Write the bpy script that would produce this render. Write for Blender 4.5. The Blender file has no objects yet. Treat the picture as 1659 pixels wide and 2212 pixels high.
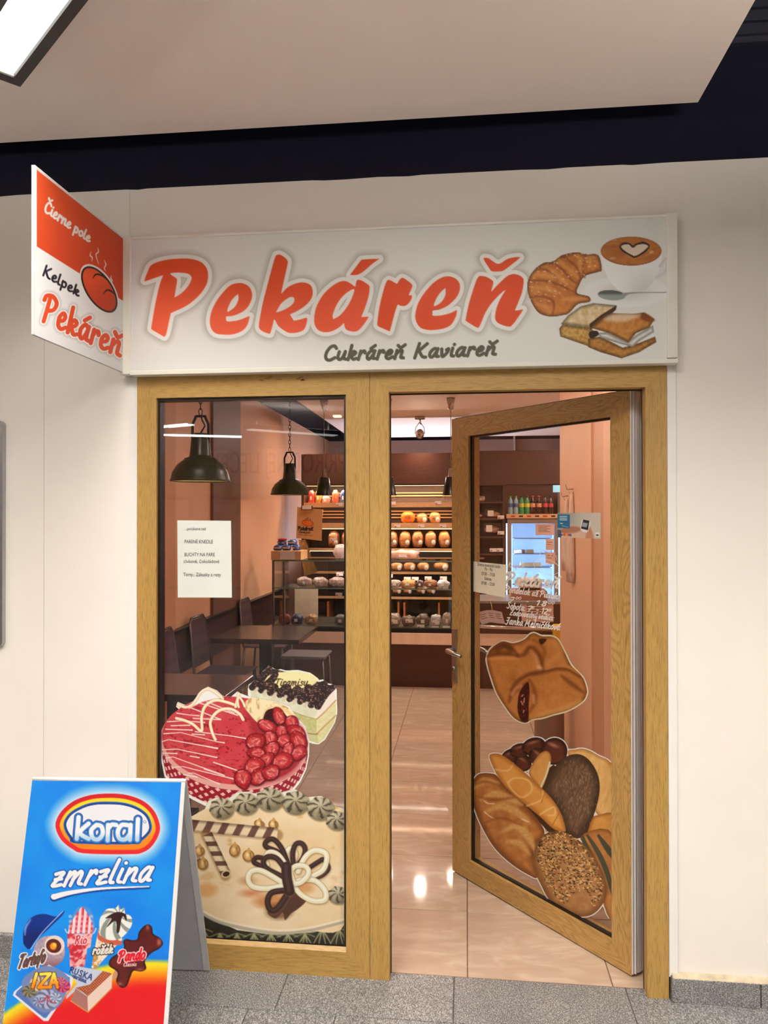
import bpy, bmesh, math, random, unicodedata
import numpy as np
from mathutils import Matrix, Vector
random.seed(7)
scene = bpy.context.scene
COL = scene.collection

# ------------------------------------------------------------------ camera
FPX = 1627.47
CAM = np.array([1.2285, -2.7144, 1.6708])
YAW, PIT, ROL = 0.1081, 0.0070, -0.0010
_f = np.array([-math.sin(YAW)*math.cos(PIT), math.cos(YAW)*math.cos(PIT), math.sin(PIT)])
_r = np.array([math.cos(YAW), math.sin(YAW), 0.0]); _u = np.cross(_r, _f)
_r, _u = _r*math.cos(ROL)+_u*math.sin(ROL), -_r*math.sin(ROL)+_u*math.cos(ROL)
cd = bpy.data.cameras.new('camera'); cam = bpy.data.objects.new('camera', cd); COL.objects.link(cam)
cd.sensor_fit = 'HORIZONTAL'; cd.sensor_width = 36.0; cd.lens = FPX*36.0/1659.0
cd.clip_start = 0.05; cd.clip_end = 100
cam.matrix_world = Matrix(((_r[0], _u[0], -_f[0], CAM[0]), (_r[1], _u[1], -_f[1], CAM[1]), (_r[2], _u[2], -_f[2], CAM[2]), (0, 0, 0, 1)))
scene.camera = cam

# ------------------------------------------------------------------ world, exposure
w = bpy.data.worlds.new('mall_ambient'); scene.world = w; w.use_nodes = True
w.node_tree.nodes['Background'].inputs[0].default_value = (1.0, 0.93, 0.86, 1)
w.node_tree.nodes['Background'].inputs[1].default_value = 0.22
scene.view_settings.view_transform = 'Standard'; scene.view_settings.look = 'None'
scene.view_settings.exposure = 0.05; scene.view_settings.gamma = 1.0
scene.view_settings.use_curve_mapping = False
scene.cycles.max_bounces = 4; scene.cycles.diffuse_bounces = 3; scene.cycles.glossy_bounces = 2; scene.cycles.transmission_bounces = 4; scene.cycles.use_light_tree = False
scene.cycles.transparent_max_bounces = 20; scene.cycles.use_adaptive_sampling = True; scene.cycles.adaptive_threshold = 0.14
scene.cycles.sample_clamp_indirect = 6.0
MALL_W = 40.0      # watts of one corridor lamp
UP_W = 55.0        # watts of an added hung lamp's upward side
SHOP_W = 1.25       # scale of the lamps inside the bakery

def area_light(name, loc, size, power, color, aim=(0, 0, -1), spread=180, parent=None, rz=0.0):
    d = bpy.data.lights.new(name, 'AREA'); d.shape = 'RECTANGLE'; d.size, d.size_y = size
    d.energy = power; d.color = color; d.spread = math.radians(spread)
    o = bpy.data.objects.new(name, d); COL.objects.link(o)
    q = Vector(aim).to_track_quat('-Z', 'Y').to_matrix().to_4x4()
    if abs(aim[2]) > .99: q = q @ Matrix.Rotation(rz, 4, 'Z')
    o.matrix_world = Matrix.Translation(loc) @ q
    return o

# ------------------------------------------------------------------ pixels to places
def ray(u, v):
    u = np.asarray(u, float)[..., None]; v = np.asarray(v, float)[..., None]
    return _f + (u-829.5)/FPX*_r - (v-1106.0)/FPX*_u
def on_plane(u, v, p0, n):
    d = ray(u, v); p0 = np.asarray(p0, float); n = np.asarray(n, float)
    t = ((p0-CAM)@n)/(d@n)
    return CAM + t[..., None]*d
def at(u, v, **k):
    (ax, val), = k.items(); n = np.zeros(3); n['xyz'.index(ax)] = 1
    return Vector(on_plane(u, v, n*val, n))

# ------------------------------------------------------------------ colours and materials
def lin(c, g=1.0):
    c = np.asarray(c, float)/255.0
    l = np.where(c <= .04045, c/12.92, ((c+.055)/1.055)**2.4)*g
    return tuple(np.clip(l, 0, .97))
MATS = {}
def new_mat(name):
    m = bpy.data.materials.new(name); m.use_nodes = True
    nt = m.node_tree; b = nt.nodes['Principled BSDF']; MATS[name] = m
    return m, nt, b
def N(nt, kind, **k):
    n = nt.nodes.new(kind)
    for a, b in k.items():
        if a.startswith('i_'):
            key = a[2:].replace('_', ' ')
            n.inputs[key].default_value = b
        else: setattr(n, a, b)
    return n
def ramp(nt, stops):
    r = nt.nodes.new('ShaderNodeValToRGB'); e = r.color_ramp.elements
    while len(e) < len(stops): e.new(.5)
    for i, (p, c) in enumerate(stops):
        e[i].position = p; e[i].color = (*c[:3], 1)
    return r
def plain(name, col, rough=.5, metal=0., spec=.5, vary=.06, scale=12, bump=0., emit=None, estr=0., alpha=None, trans=0., coat=0.):
    """a colour with a little noise in it, so that no surface is dead flat"""
    if name in MATS: return MATS[name]
    m, nt, b = new_mat(name); L = nt.links
    c = lin(col)
    tc = N(nt, 'ShaderNodeTexCoord'); no = N(nt, 'ShaderNodeTexNoise', i_Scale=scale, i_Detail=4.0)
    L.new(tc.outputs['Object'], no.inputs['Vector'])
    r = ramp(nt, [(.3, [x*(1-vary) for x in c]), (.7, [min(.98, x*(1+vary)) for x in c])])
    L.new(no.outputs['Fac'], r.inputs[0]); L.new(r.outputs[0], b.inputs['Base Color'])
    b.inputs['Roughness'].default_value = rough; b.inputs['Metallic'].default_value = metal
    b.inputs['Specular IOR Level'].default_value = spec
    b.inputs['Coat Weight'].default_value = coat
    if trans: b.inputs['Transmission Weight'].default_value = trans
    if emit is not None:
        b.inputs['Emission Color'].default_value = (*lin(emit), 1); b.inputs['Emission Strength'].default_value = estr
        m.cycles.emission_sampling = 'NONE'
    if bump:
        bn = N(nt, 'ShaderNodeBump', i_Strength=bump, i_Distance=.002); n2 = N(nt, 'ShaderNodeTexNoise', i_Scale=scale*14, i_Detail=3.0)
        L.new(tc.outputs['Object'], n2.inputs['Vector']); L.new(n2.outputs['Fac'], bn.inputs['Height']); L.new(bn.outputs[0], b.inputs['Normal'])
    return m
def glass_mat(name, tint=(1, 1, 1), base=.045, rough=0.0, gain=.9):
    if name in MATS: return MATS[name]
    m, nt, b = new_mat(name); L = nt.links; nt.nodes.remove(b)
    out = nt.nodes['Material Output']
    t = N(nt, 'ShaderNodeBsdfTransparent'); t.inputs[0].default_value = (*tint, 1)
    g = N(nt, 'ShaderNodeBsdfGlossy'); g.inputs['Roughness'].default_value = rough; g.inputs[0].default_value = (1, 1, 1, 1)
    lw = N(nt, 'ShaderNodeLayerWeight'); lw.inputs[0].default_value = .5
    p = N(nt, 'ShaderNodeMath', operation='POWER'); p.inputs[1].default_value = 5.0
    ma = N(nt, 'ShaderNodeMath', operation='MULTIPLY_ADD'); ma.inputs[1].default_value = gain; ma.inputs[2].default_value = base
    L.new(lw.outputs['Facing'], p.inputs[0]); L.new(p.outputs[0], ma.inputs[0])
    mx = N(nt, 'ShaderNodeMixShader'); L.new(ma.outputs[0], mx.inputs[0]); L.new(t.outputs[0], mx.inputs[1]); L.new(g.outputs[0], mx.inputs[2])
    L.new(mx.outputs[0], out.inputs[0])
    return m
def wood_mat(name, base, dark, axis='Z', fig=False, rough=.42, lines=1.0):
    """oak-look foil: fine pores along the axis; fig adds the cathedral figure (contours of a stretched noise)"""
    if name in MATS: return MATS[name]
    m, nt, b = new_mat(name); L = nt.links
    tc = N(nt, 'ShaderNodeTexCoord'); mp = N(nt, 'ShaderNodeMapping')
    s = [1, 1, 1]; s['XYZ'.index(axis)] = .06
    mp.inputs['Scale'].default_value = s
    oi = N(nt, 'ShaderNodeObjectInfo'); ad = N(nt, 'ShaderNodeVectorMath', operation='ADD')
    L.new(tc.outputs['Object'], mp.inputs[0]); L.new(mp.outputs[0], ad.inputs[0])
    sc = N(nt, 'ShaderNodeMath', operation='MULTIPLY'); sc.inputs[1].default_value = 7.0
    L.new(oi.outputs['Random'], sc.inputs[0]); L.new(sc.outputs[0], ad.inputs[1])
    n1 = N(nt, 'ShaderNodeTexNoise', i_Scale=400.0*lines, i_Detail=3.0, i_Roughness=.6); L.new(ad.outputs[0], n1.inputs['Vector'])
    n2 = N(nt, 'ShaderNodeTexNoise', i_Scale=22.0, i_Detail=2.0); L.new(ad.outputs[0], n2.inputs['Vector'])
    B, D = lin(base), lin(dark)
    r1 = ramp(nt, [(.30, D), (.50, B), (.75, [min(.97, x*1.10) for x in B])]); L.new(n1.outputs['Fac'], r1.inputs[0])
    r2 = ramp(nt, [(.3, (.93, .93, .92)), (.7, (1.04, 1.04, 1.03))]); L.new(n2.outputs['Fac'], r2.inputs[0])
    mu = N(nt, 'ShaderNodeMix', data_type='RGBA', blend_type='MULTIPLY'); mu.inputs[0].default_value = 1.0
    L.new(r1.outputs[0], mu.inputs[6]); L.new(r2.outputs[0], mu.inputs[7])
    res = mu.outputs[2]
    if fig:
        mp2 = N(nt, 'ShaderNodeMapping'); s2 = [1, 1, 1]; s2['XYZ'.index(axis)] = .22; mp2.inputs['Scale'].default_value = s2
        L.new(tc.outputs['Object'], mp2.inputs[0])
        n3 = N(nt, 'ShaderNodeTexNoise', i_Scale=11.0, i_Detail=1.2, i_Roughness=.35); L.new(mp2.outputs[0], n3.inputs['Vector'])
        k = N(nt, 'ShaderNodeMath', operation='MULTIPLY'); k.inputs[1].default_value = 150.0*lines; L.new(n3.outputs['Fac'], k.inputs[0])
        si = N(nt, 'ShaderNodeMath', operation='SINE'); L.new(k.outputs[0], si.inputs[0])
        r3 = ramp(nt, [(.0, (1.05, 1.05, 1.05)), (.55, (1, 1, 1)), (1.0, (.74, .70, .64))])
        mr = N(nt, 'ShaderNodeMapRange'); mr.inputs[1].default_value = -1; mr.inputs[2].default_value = 1
        L.new(si.outputs[0], mr.inputs[0]); L.new(mr.outputs[0], r3.inputs[0])
        m3 = N(nt, 'ShaderNodeMix', data_type='RGBA', blend_type='MULTIPLY'); m3.inputs[0].default_value = .7
        L.new(res, m3.inputs[6]); L.new(r3.outputs[0], m3.inputs[7]); res = m3.outputs[2]
    L.new(res, b.inputs['Base Color']); b.inputs['Roughness'].default_value = rough
    bn = N(nt, 'ShaderNodeBump', i_Strength=.25, i_Distance=.0006); L.new(n1.outputs['Fac'], bn.inputs['Height']); L.new(bn.outputs[0], b.inputs['Normal'])
    return m
def granite_mat():
    m, nt, b = new_mat('granite'); L = nt.links
    tc = N(nt, 'ShaderNodeTexCoord'); oi = N(nt, 'ShaderNodeObjectInfo')
    mp = N(nt, 'ShaderNodeMapping'); mp.inputs['Scale'].default_value = (1.0, .55, 1.0); mp.inputs['Rotation'].default_value = (0, 0, .35)
    L.new(tc.outputs['Object'], mp.inputs[0])
    ad = N(nt, 'ShaderNodeVectorMath', operation='ADD'); k = N(nt, 'ShaderNodeMath', operation='MULTIPLY'); k.inputs[1].default_value = 9.0
    L.new(oi.outputs['Random'], k.inputs[0]); L.new(mp.outputs[0], ad.inputs[0]); L.new(k.outputs[0], ad.inputs[1])
    n1 = N(nt, 'ShaderNodeTexNoise', i_Scale=290.0, i_Detail=2.0, i_Roughness=.65); L.new(ad.outputs[0], n1.inputs['Vector'])
    n2 = N(nt, 'ShaderNodeTexNoise', i_Scale=9.0, i_Detail=3.0); L.new(ad.outputs[0], n2.inputs['Vector'])
    r = ramp(nt, [(.33, lin((70, 70, 70))), (.46, lin((112, 111, 110))), (.56, lin((146, 144, 142))), (.69, lin((196, 194, 190)))])
    L.new(n1.outputs['Fac'], r.inputs[0])
    r2 = ramp(nt, [(.3, (.86, .86, .87)), (.7, (1.05, 1.04, 1.02))]); L.new(n2.outputs['Fac'], r2.inputs[0])
    mu = N(nt, 'ShaderNodeMix', data_type='RGBA', blend_type='MULTIPLY'); mu.inputs[0].default_value = 1
    L.new(r.outputs[0], mu.inputs[6]); L.new(r2.outputs[0], mu.inputs[7]); L.new(mu.outputs[2], b.inputs['Base Color'])
    b.inputs['Roughness'].default_value = .42
    return m
def cream_tile_mat():
    m, nt, b = new_mat('cream_tile'); L = nt.links
    tc = N(nt, 'ShaderNodeTexCoord'); oi = N(nt, 'ShaderNodeObjectInfo')
    mp = N(nt, 'ShaderNodeMapping'); mp.inputs['Scale'].default_value = (1.0, 2.6, 1.0); mp.inputs['Rotation'].default_value = (0, 0, -.35)
    L.new(tc.outputs['Object'], mp.inputs[0])
    ad = N(nt, 'ShaderNodeVectorMath', operation='ADD'); k = N(nt, 'ShaderNodeMath', operation='MULTIPLY'); k.inputs[1].default_value = 5.0
    L.new(oi.outputs['Random'], k.inputs[0]); L.new(mp.outputs[0], ad.inputs[0]); L.new(k.outputs[0], ad.inputs[1])
    n1 = N(nt, 'ShaderNodeTexNoise', i_Scale=5.0, i_Detail=5.0, i_Distortion=1.2); L.new(ad.outputs[0], n1.inputs['Vector'])
    r = ramp(nt, [(.35, lin((184, 159, 137))), (.5, lin((189, 165, 143))), (.70, lin((200, 179, 157)))])
    L.new(n1.outputs['Fac'], r.inputs[0]); L.new(r.outputs[0], b.inputs['Base Color'])
    b.inputs['Roughness'].default_value = .05; b.inputs['Specular IOR Level'].default_value = .45
    return m
def print_mat(name, rough=.35, spec=.45):
    m, nt, b = new_mat(name)
    a = N(nt, 'ShaderNodeVertexColor', layer_name='print'); nt.links.new(a.outputs[0], b.inputs['Base Color'])
    b.inputs['Roughness'].default_value = rough; b.inputs['Specular IOR Level'].default_value = spec
    return m

# ------------------------------------------------------------------ mesh building
WM = {}
def tag(o, label=None, cat=None, group=None, kind=None):
    if label: o['label'] = label
    if cat: o['category'] = cat
    if group: o['group'] = group
    if kind: o['kind'] = kind
    return o
def place(o, parent, mw):
    COL.objects.link(o)
    if parent is not None: o.parent = parent
    WM[o.name] = mw
    return o
def thing(name, label, cat, loc=(0, 0, 0), rz=0.0, group=None, kind=None):
    o = bpy.data.objects.new(name, None); o.empty_display_size = .05
    mw = Matrix.Translation(loc) @ Matrix.Rotation(rz, 4, 'Z')
    o.matrix_world = mw; place(o, None, mw)
    return tag(o, label, cat, group, kind)
class MB:
    """collects shapes; build() links them as one mesh object"""
    def __init__(s): s.v = []; s.f = []; s.sm = []
    def add(s, vs, fs, smooth=False):
        o = len(s.v); s.v += [tuple(map(float, p)) for p in vs]
        for f in fs: s.f.append(tuple(i+o for i in f)); s.sm.append(smooth)
        return s
    def box(s, x0, x1, y0, y1, z0, z1, bev=0.0):
        if bev <= 0:
            v = [(x, y, z) for x in (x0, x1) for y in (y0, y1) for z in (z0, z1)]
            return s.add(v, [(0, 1, 3, 2), (4, 6, 7, 5), (0, 4, 5, 1), (2, 3, 7, 6), (0, 2, 6, 4), (1, 5, 7, 3)])
        bm = bmesh.new(); bmesh.ops.create_cube(bm, size=1.0)
        for p in bm.verts: p.co = (x0+(p.co.x+.5)*(x1-x0), y0+(p.co.y+.5)*(y1-y0), z0+(p.co.z+.5)*(z1-z0))
        bmesh.ops.bevel(bm, geom=list(bm.edges), offset=bev, segments=2, profile=.5, affect='EDGES')
        bm.verts.index_update()
        s.add([p.co[:] for p in bm.verts], [[p.index for p in f.verts] for f in bm.faces]); bm.free(); return s
    def prism(s, prof, axis, a, b):
        """prof: polygon in the two other axes (in xyz order), extruded along axis from a to b"""
        def pt(p, t):
            q = list(p); q.insert('xyz'.index(axis), t); return q
        n = len(prof)
        v = [pt(p, a) for p in prof]+[pt(p, b) for p in prof]
        f = [tuple(range(n))[::-1], tuple(range(n, 2*n))]+[(i, (i+1) % n, n+(i+1) % n, n+i) for i in range(n)]
        return s.add(v, f)
    def tube(s, pts, r, n=8, cap=True):
        pts = [Vector(p) for p in pts]; rr = r if isinstance(r, (list, tuple)) else [r]*len(pts)
        rings = []; prev = None
        for i, p in enumerate(pts):
            d = (pts[min(i+1, len(pts)-1)]-pts[max(i-1, 0)]).normalized()
            if prev is None:
                a = Vector((0, 0, 1)) if abs(d.z) < .9 else Vector((1, 0, 0)); e = d.cross(a).normalized()
            else: e = (prev-d*prev.dot(d)).normalized()
            prev = e; g = d.cross(e)
            rings.append([p+(e*math.cos(t)+g*math.sin(t))*rr[i] for t in [2*math.pi*k/n for k in range(n)]])
        v = [q for R in rings for q in R]; f = []
        for i in range(len(rings)-1):
            for k in range(n): f.append((i*n+k, i*n+(k+1) % n, (i+1)*n+(k+1) % n, (i+1)*n+k))
        if cap: f += [tuple(range(n))[::-1], tuple(range((len(rings)-1)*n, len(rings)*n))]
        return s.add(v, f, True)
    def lathe(s, prof, c=(0, 0, 0), n=24, cap=True, sx=1., sy=1.):
        v = []; f = []
        for r, z in prof:
            for k in range(n):
                t = 2*math.pi*k/n; v.append((c[0]+r*sx*math.cos(t), c[1]+r*sy*math.sin(t), c[2]+z))
        for i in range(len(prof)-1):
            for k in range(n): f.append((i*n+k, i*n+(k+1) % n, (i+1)*n+(k+1) % n, (i+1)*n+k))
        if cap: f += [tuple(range(n))[::-1], tuple(range((len(prof)-1)*n, len(prof)*n))]
        return s.add(v, f, True)
    def blob(s, c, r, seed=0, amp=.08, nu=16, nv=10, p=2.0, flat=None):
        """a lumpy superellipsoid; flat cuts its underside"""
        rnd = random.Random(seed); ph = [rnd.uniform(0, 6.28) for _ in range(6)]
        def sp(a, e): return math.copysign(abs(a)**(2.0/e), a)
        v = []; f = []
        for j in range(nv+1):
            la = -math.pi/2+math.pi*j/nv
            for i in range(nu):
                lo = 2*math.pi*i/nu
                k = 1+amp*(math.sin(3*lo+ph[0])*math.cos(2*la+ph[1])+.6*math.sin(5*lo+ph[2]+3*la)+.4*math.sin(7*la+ph[3]))
                x, y, z = sp(math.cos(la), p)*sp(math.cos(lo), p), sp(math.cos(la), p)*sp(math.sin(lo), p), sp(math.sin(la), p)
                z = z*k
                if flat is not None: z = max(z, -flat)
                v.append((c[0]+r[0]*x*k, c[1]+r[1]*y*k, c[2]+r[2]*z))
        for j in range(nv):
            for i in range(nu): f.append((j*nu+i, j*nu+(i+1) % nu, (j+1)*nu+(i+1) % nu, (j+1)*nu+i))
        return s.add(v, f, True)
    def xf(s, M):
        s.v = [tuple(M @ Vector(p)) for p in s.v]; return s
    def build(s, name, mat, parent=None, world=True, label=None, cat=None, group=None, kind=None):
        me = bpy.data.meshes.new(name)
        v = s.v
        mw = Matrix.Identity(4)
        if parent is not None:
            mw = WM[parent.name]
            if world:
                inv = mw.inverted(); v = [tuple(inv @ Vector(p)) for p in v]
        elif world and len(v) and kind != 'structure':
            a = np.array(v); c = (a.min(0)+a.max(0))/2; c[2] = a[:, 2].min()
            v = [tuple(p) for p in (a-c)]; mw = Matrix.Translation(Vector(c))
        me.from_pydata(v, [], s.f); me.polygons.foreach_set('use_smooth', s.sm)
        me.materials.append(mat); me.update()
        o = bpy.data.objects.new(name, me)
        if parent is None: o.matrix_world = mw
        place(o, parent, mw)
        return tag(o, label, cat, group, kind)
def copy_tree(o, loc=None, rz=None, parent=None, label=None, scale=None):
    c = o.copy(); COL.objects.link(c); c.parent = parent
    if parent is None:
        if loc is not None: c.location = loc
        if rz is not None: c.rotation_euler = (0, 0, rz)
        if scale is not None: c.scale = scale if isinstance(scale, (tuple, list)) else (scale,)*3
        if label: c['label'] = label
        WM[c.name] = Matrix.Translation(c.location) @ c.rotation_euler.to_matrix().to_4x4()
    else: WM[c.name] = WM[parent.name]
    for ch in list(o.children): copy_tree(ch, parent=c)
    return c
# ------------------------------------------------------------------ flat print: a small painter whose canvas becomes a mesh with printed colours
def _h(ix, iy, s): 
    q = np.sin(ix*127.1+iy*311.7+s*74.7)*43758.5453
    return q-np.floor(q)
def vnoise(x, y, s=0):
    ix, iy = np.floor(x), np.floor(y); fx, fy = x-ix, y-iy
    fx, fy = fx*fx*(3-2*fx), fy*fy*(3-2*fy)
    return (_h(ix, iy, s)*(1-fx)+_h(ix+1, iy, s)*fx)*(1-fy)+(_h(ix, iy+1, s)*(1-fx)+_h(ix+1, iy+1, s)*fx)*fy
def fbm(x, y, s=0, o=4):
    r = 0; a = .5
    for k in range(o): r = r+a*vnoise(x, y, s+k); x, y, a = x*2.03, y*2.03, a*.5
    return r/(1-.5**o)
def smooth(pts, closed=True, n=5):
    P = np.asarray(pts, float); m = len(P); out = []
    R = range(m) if closed else range(m-1)
    for i in R:
        if closed: a, b, c, d = P[(i-1) % m], P[i], P[(i+1) % m], P[(i+2) % m]
        else: a, b, c, d = P[max(i-1, 0)], P[i], P[i+1], P[min(i+2, m-1)]
        for t in np.arange(n)/n:
            out.append(.5*((2*b)+(-a+c)*t+(2*a-5*b+4*c-d)*t*t+(-a+3*b-3*c+d)*t**3))
    if not closed: out.append(P[-1])
    return np.array(out)
def zc(pts, box, sc):
    """points read in an enlarged crop back to photograph pixels"""
    a = np.asarray(pts, float); return a/sc+np.array([box[0], box[1]])
def ss(a, b, x):
    t = np.clip((x-a)/(b-a), 0, 1); return t*t*(3-2*t)
def mixc(a, b, t):
    a, b = np.asarray(a, float), np.asarray(b, float); t = np.asarray(t)[..., None]
    return a*(1-t)+b*t
class Cv:
    def __init__(s, u0, v0, u1, v1, st=1.2, bg=None):
        s.u0, s.v0, s.st = u0, v0, st
        nu, nv = int(round((u1-u0)/st))+1, int(round((v1-v0)/st))+1
        s.U, s.V = np.meshgrid(u0+st*np.arange(nu), v0+st*np.arange(nv))
        s.rgb = np.zeros((nv, nu, 3)); s.a = np.zeros((nv, nu))
        if bg is not None: s.rgb[:] = bg; s.a[:] = 1
        s.P3 = None
    @classmethod
    def rect(cls, o, ex, ey, nu, nv, bg):
        """a rectangular panel in the place: corner o (top), edges ex (across) and ey (down); drawn on in photograph pixels"""
        s = cls(0, 0, nu, nv, 1.0, bg); o, ex, ey = (np.asarray(q, float) for q in (o, ex, ey))
        a, b = s.U/nu, s.V/nv
        s.P3 = o+a[..., None]*ex+b[..., None]*ey
        d = s.P3-CAM; z = d@_f
        s.U, s.V = 829.5+FPX*(d@_r)/z, 1106-FPX*(d@_u)/z
        return s
    def win(s, x0, y0, x1, y1):
        m = (s.U >= x0) & (s.U <= x1) & (s.V >= y0) & (s.V <= y1)
        r, c = np.flatnonzero(m.any(1)), np.flatnonzero(m.any(0))
        if not len(r): return None
        return slice(max(r[0]-1, 0), r[-1]+2), slice(max(c[0]-1, 0), c[-1]+2)
    def put(s, sl, cov, col, d=None, paint_alpha=True):
        U, V = s.U[sl], s.V[sl]
        c = col(U, V, d) if callable(col) else np.asarray(col, float)
        cov = np.clip(cov, 0, 1)
        s.rgb[sl] = s.rgb[sl]*(1-cov[..., None])+c*cov[..., None]
        if paint_alpha: s.a[sl] = np.maximum(s.a[sl], cov)
    def sdist(s, P, sl):
        U, V = s.U[sl], s.V[sl]; d2 = np.full(U.shape, 1e12); ins = np.zeros(U.shape, bool)
        Q = np.roll(P, -1, 0)
        for (ax, ay), (bx, by) in zip(P, Q):
            ex, ey = bx-ax, by-ay; L = ex*ex+ey*ey
            if L < 1e-12: continue
            t = np.clip(((U-ax)*ex+(V-ay)*ey)/L, 0, 1)
            d2 = np.minimum(d2, (U-ax-t*ex)**2+(V-ay-t*ey)**2)
            if ay != by: ins ^= ((ay > V) != (by > V)) & (U < ax+(V-ay)*ex/ey)
        d = np.sqrt(d2); return np.where(ins, -d, d)
    def poly(s, P, col, m=0., soft=1.0, op=1.0, holes=(), keep=True, sm=True):
        P = smooth(P) if sm else np.asarray(P, float)
        pad = max(m, 0)+soft+2
        sl = s.win(P[:, 0].min()-pad, P[:, 1].min()-pad, P[:, 0].max()+pad, P[:, 1].max()+pad)
        if sl is None: return
        d = s.sdist(P, sl)
        for h in holes: d = np.maximum(d, -s.sdist(smooth(h) if sm else np.asarray(h, float), sl))
        s.put(sl, op*np.clip(.5-(d-m)/soft, 0, 1), col, d, keep)
    def stroke(s, P, wd, col, soft=1.0, op=1.0, sm=True, grow=0., keep=True):
        P = np.asarray(P, float); wd = np.full(len(P), wd, float) if np.isscalar(wd) else np.interp(np.linspace(0, 1, len(P)), np.linspace(0, 1, len(wd)), wd)
        if sm and len(P) > 2:
            A = smooth(np.column_stack([P, wd]), False); P, wd = A[:, :2], A[:, 2]
        pad = wd.max()/2+grow+soft+2
        sl = s.win(P[:, 0].min()-pad, P[:, 1].min()-pad, P[:, 0].max()+pad, P[:, 1].max()+pad)
        if sl is None: return
        U, V = s.U[sl], s.V[sl]; best = np.full(U.shape, 1e9)
        for i in range(max(1, len(P)-1)):
            (ax, ay), (bx, by) = P[i], P[min(i+1, len(P)-1)]; ex, ey = bx-ax, by-ay; L = ex*ex+ey*ey+1e-12
            t = np.clip(((U-ax)*ex+(V-ay)*ey)/L, 0, 1)
            best = np.minimum(best, np.hypot(U-ax-t*ex, V-ay-t*ey)-(wd[i]*(1-t)+wd[min(i+1, len(P)-1)]*t)/2)
        s.put(sl, op*np.clip(.5-(best-grow)/soft, 0, 1), col, best, keep)
    def ell(s, cx, cy, rx, ry, col, rot=0., soft=1.0, op=1.0, grow=0., keep=True):
        R = max(rx, ry)+soft+grow+2; sl = s.win(cx-R, cy-R, cx+R, cy+R)
        if sl is None: return
        U, V = s.U[sl]-cx, s.V[sl]-cy; c, n = math.cos(rot), math.sin(rot)
        x, y = (U*c+V*n)/rx, (-U*n+V*c)/ry
        d = (np.hypot(x, y)-1)*min(rx, ry)
        s.put(sl, op*np.clip(.5-(d-grow)/soft, 0, 1), col, d, keep)
    def over(s, fn, op=1.0):
        s.rgb[:] = s.rgb*(1-op)+fn(s.U, s.V, s.rgb)*op
    def build(s, name, mat, to3d=None, gain=1.0, parent=None, world=True, cut=.5, **k):
        nv, nu = s.a.shape
        ok = (s.a[:-1, :-1]+s.a[1:, :-1]+s.a[:-1, 1:]+s.a[1:, 1:])/4 >= cut
        idx = np.arange(nv*nu).reshape(nv, nu)
        q = np.stack([idx[:-1, :-1][ok], idx[1:, :-1][ok], idx[1:, 1:][ok], idx[:-1, 1:][ok]], -1)
        used = np.unique(q); rem = np.full(nv*nu, -1); rem[used] = np.arange(len(used)); q = rem[q]
        P = s.P3.reshape(-1, 3)[used] if s.P3 is not None else to3d(s.U.ravel()[used], s.V.ravel()[used])
        c = np.clip(s.rgb.reshape(-1, 3)[used], 0, 255)/255.0
        l = np.where(c <= .04045, c/12.92, ((c+.055)/1.055)**2.4)*gain
        mw = Matrix.Identity(4)
        if parent is not None: mw = WM[parent.name]
        elif world:
            cc = (P.min(0)+P.max(0))/2; mw = Matrix.Translation(Vector(cc))
        if world:
            Mi = np.array(mw.inverted()); P = P@Mi[:3, :3].T+Mi[:3, 3]
        me = bpy.data.meshes.new(name); me.vertices.add(len(P)); me.vertices.foreach_set('co', P.ravel())
        me.loops.add(q.size); me.loops.foreach_set('vertex_index', q.ravel().astype(np.int32))
        me.polygons.add(len(q)); me.polygons.foreach_set('loop_start', (np.arange(len(q))*4).astype(np.int32))
        at_ = me.color_attributes.new('print', 'FLOAT_COLOR', 'POINT')
        at_.data.foreach_set('color', np.column_stack([np.clip(l, 0, .95), np.ones(len(l))]).astype(np.float32).ravel())
        me.update(calc_edges=True); me.validate(); me.materials.append(mat)
        o = bpy.data.objects.new(name, me)
        if parent is None: o.matrix_world = mw
        place(o, parent, mw)
        return tag(o, **k)

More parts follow.
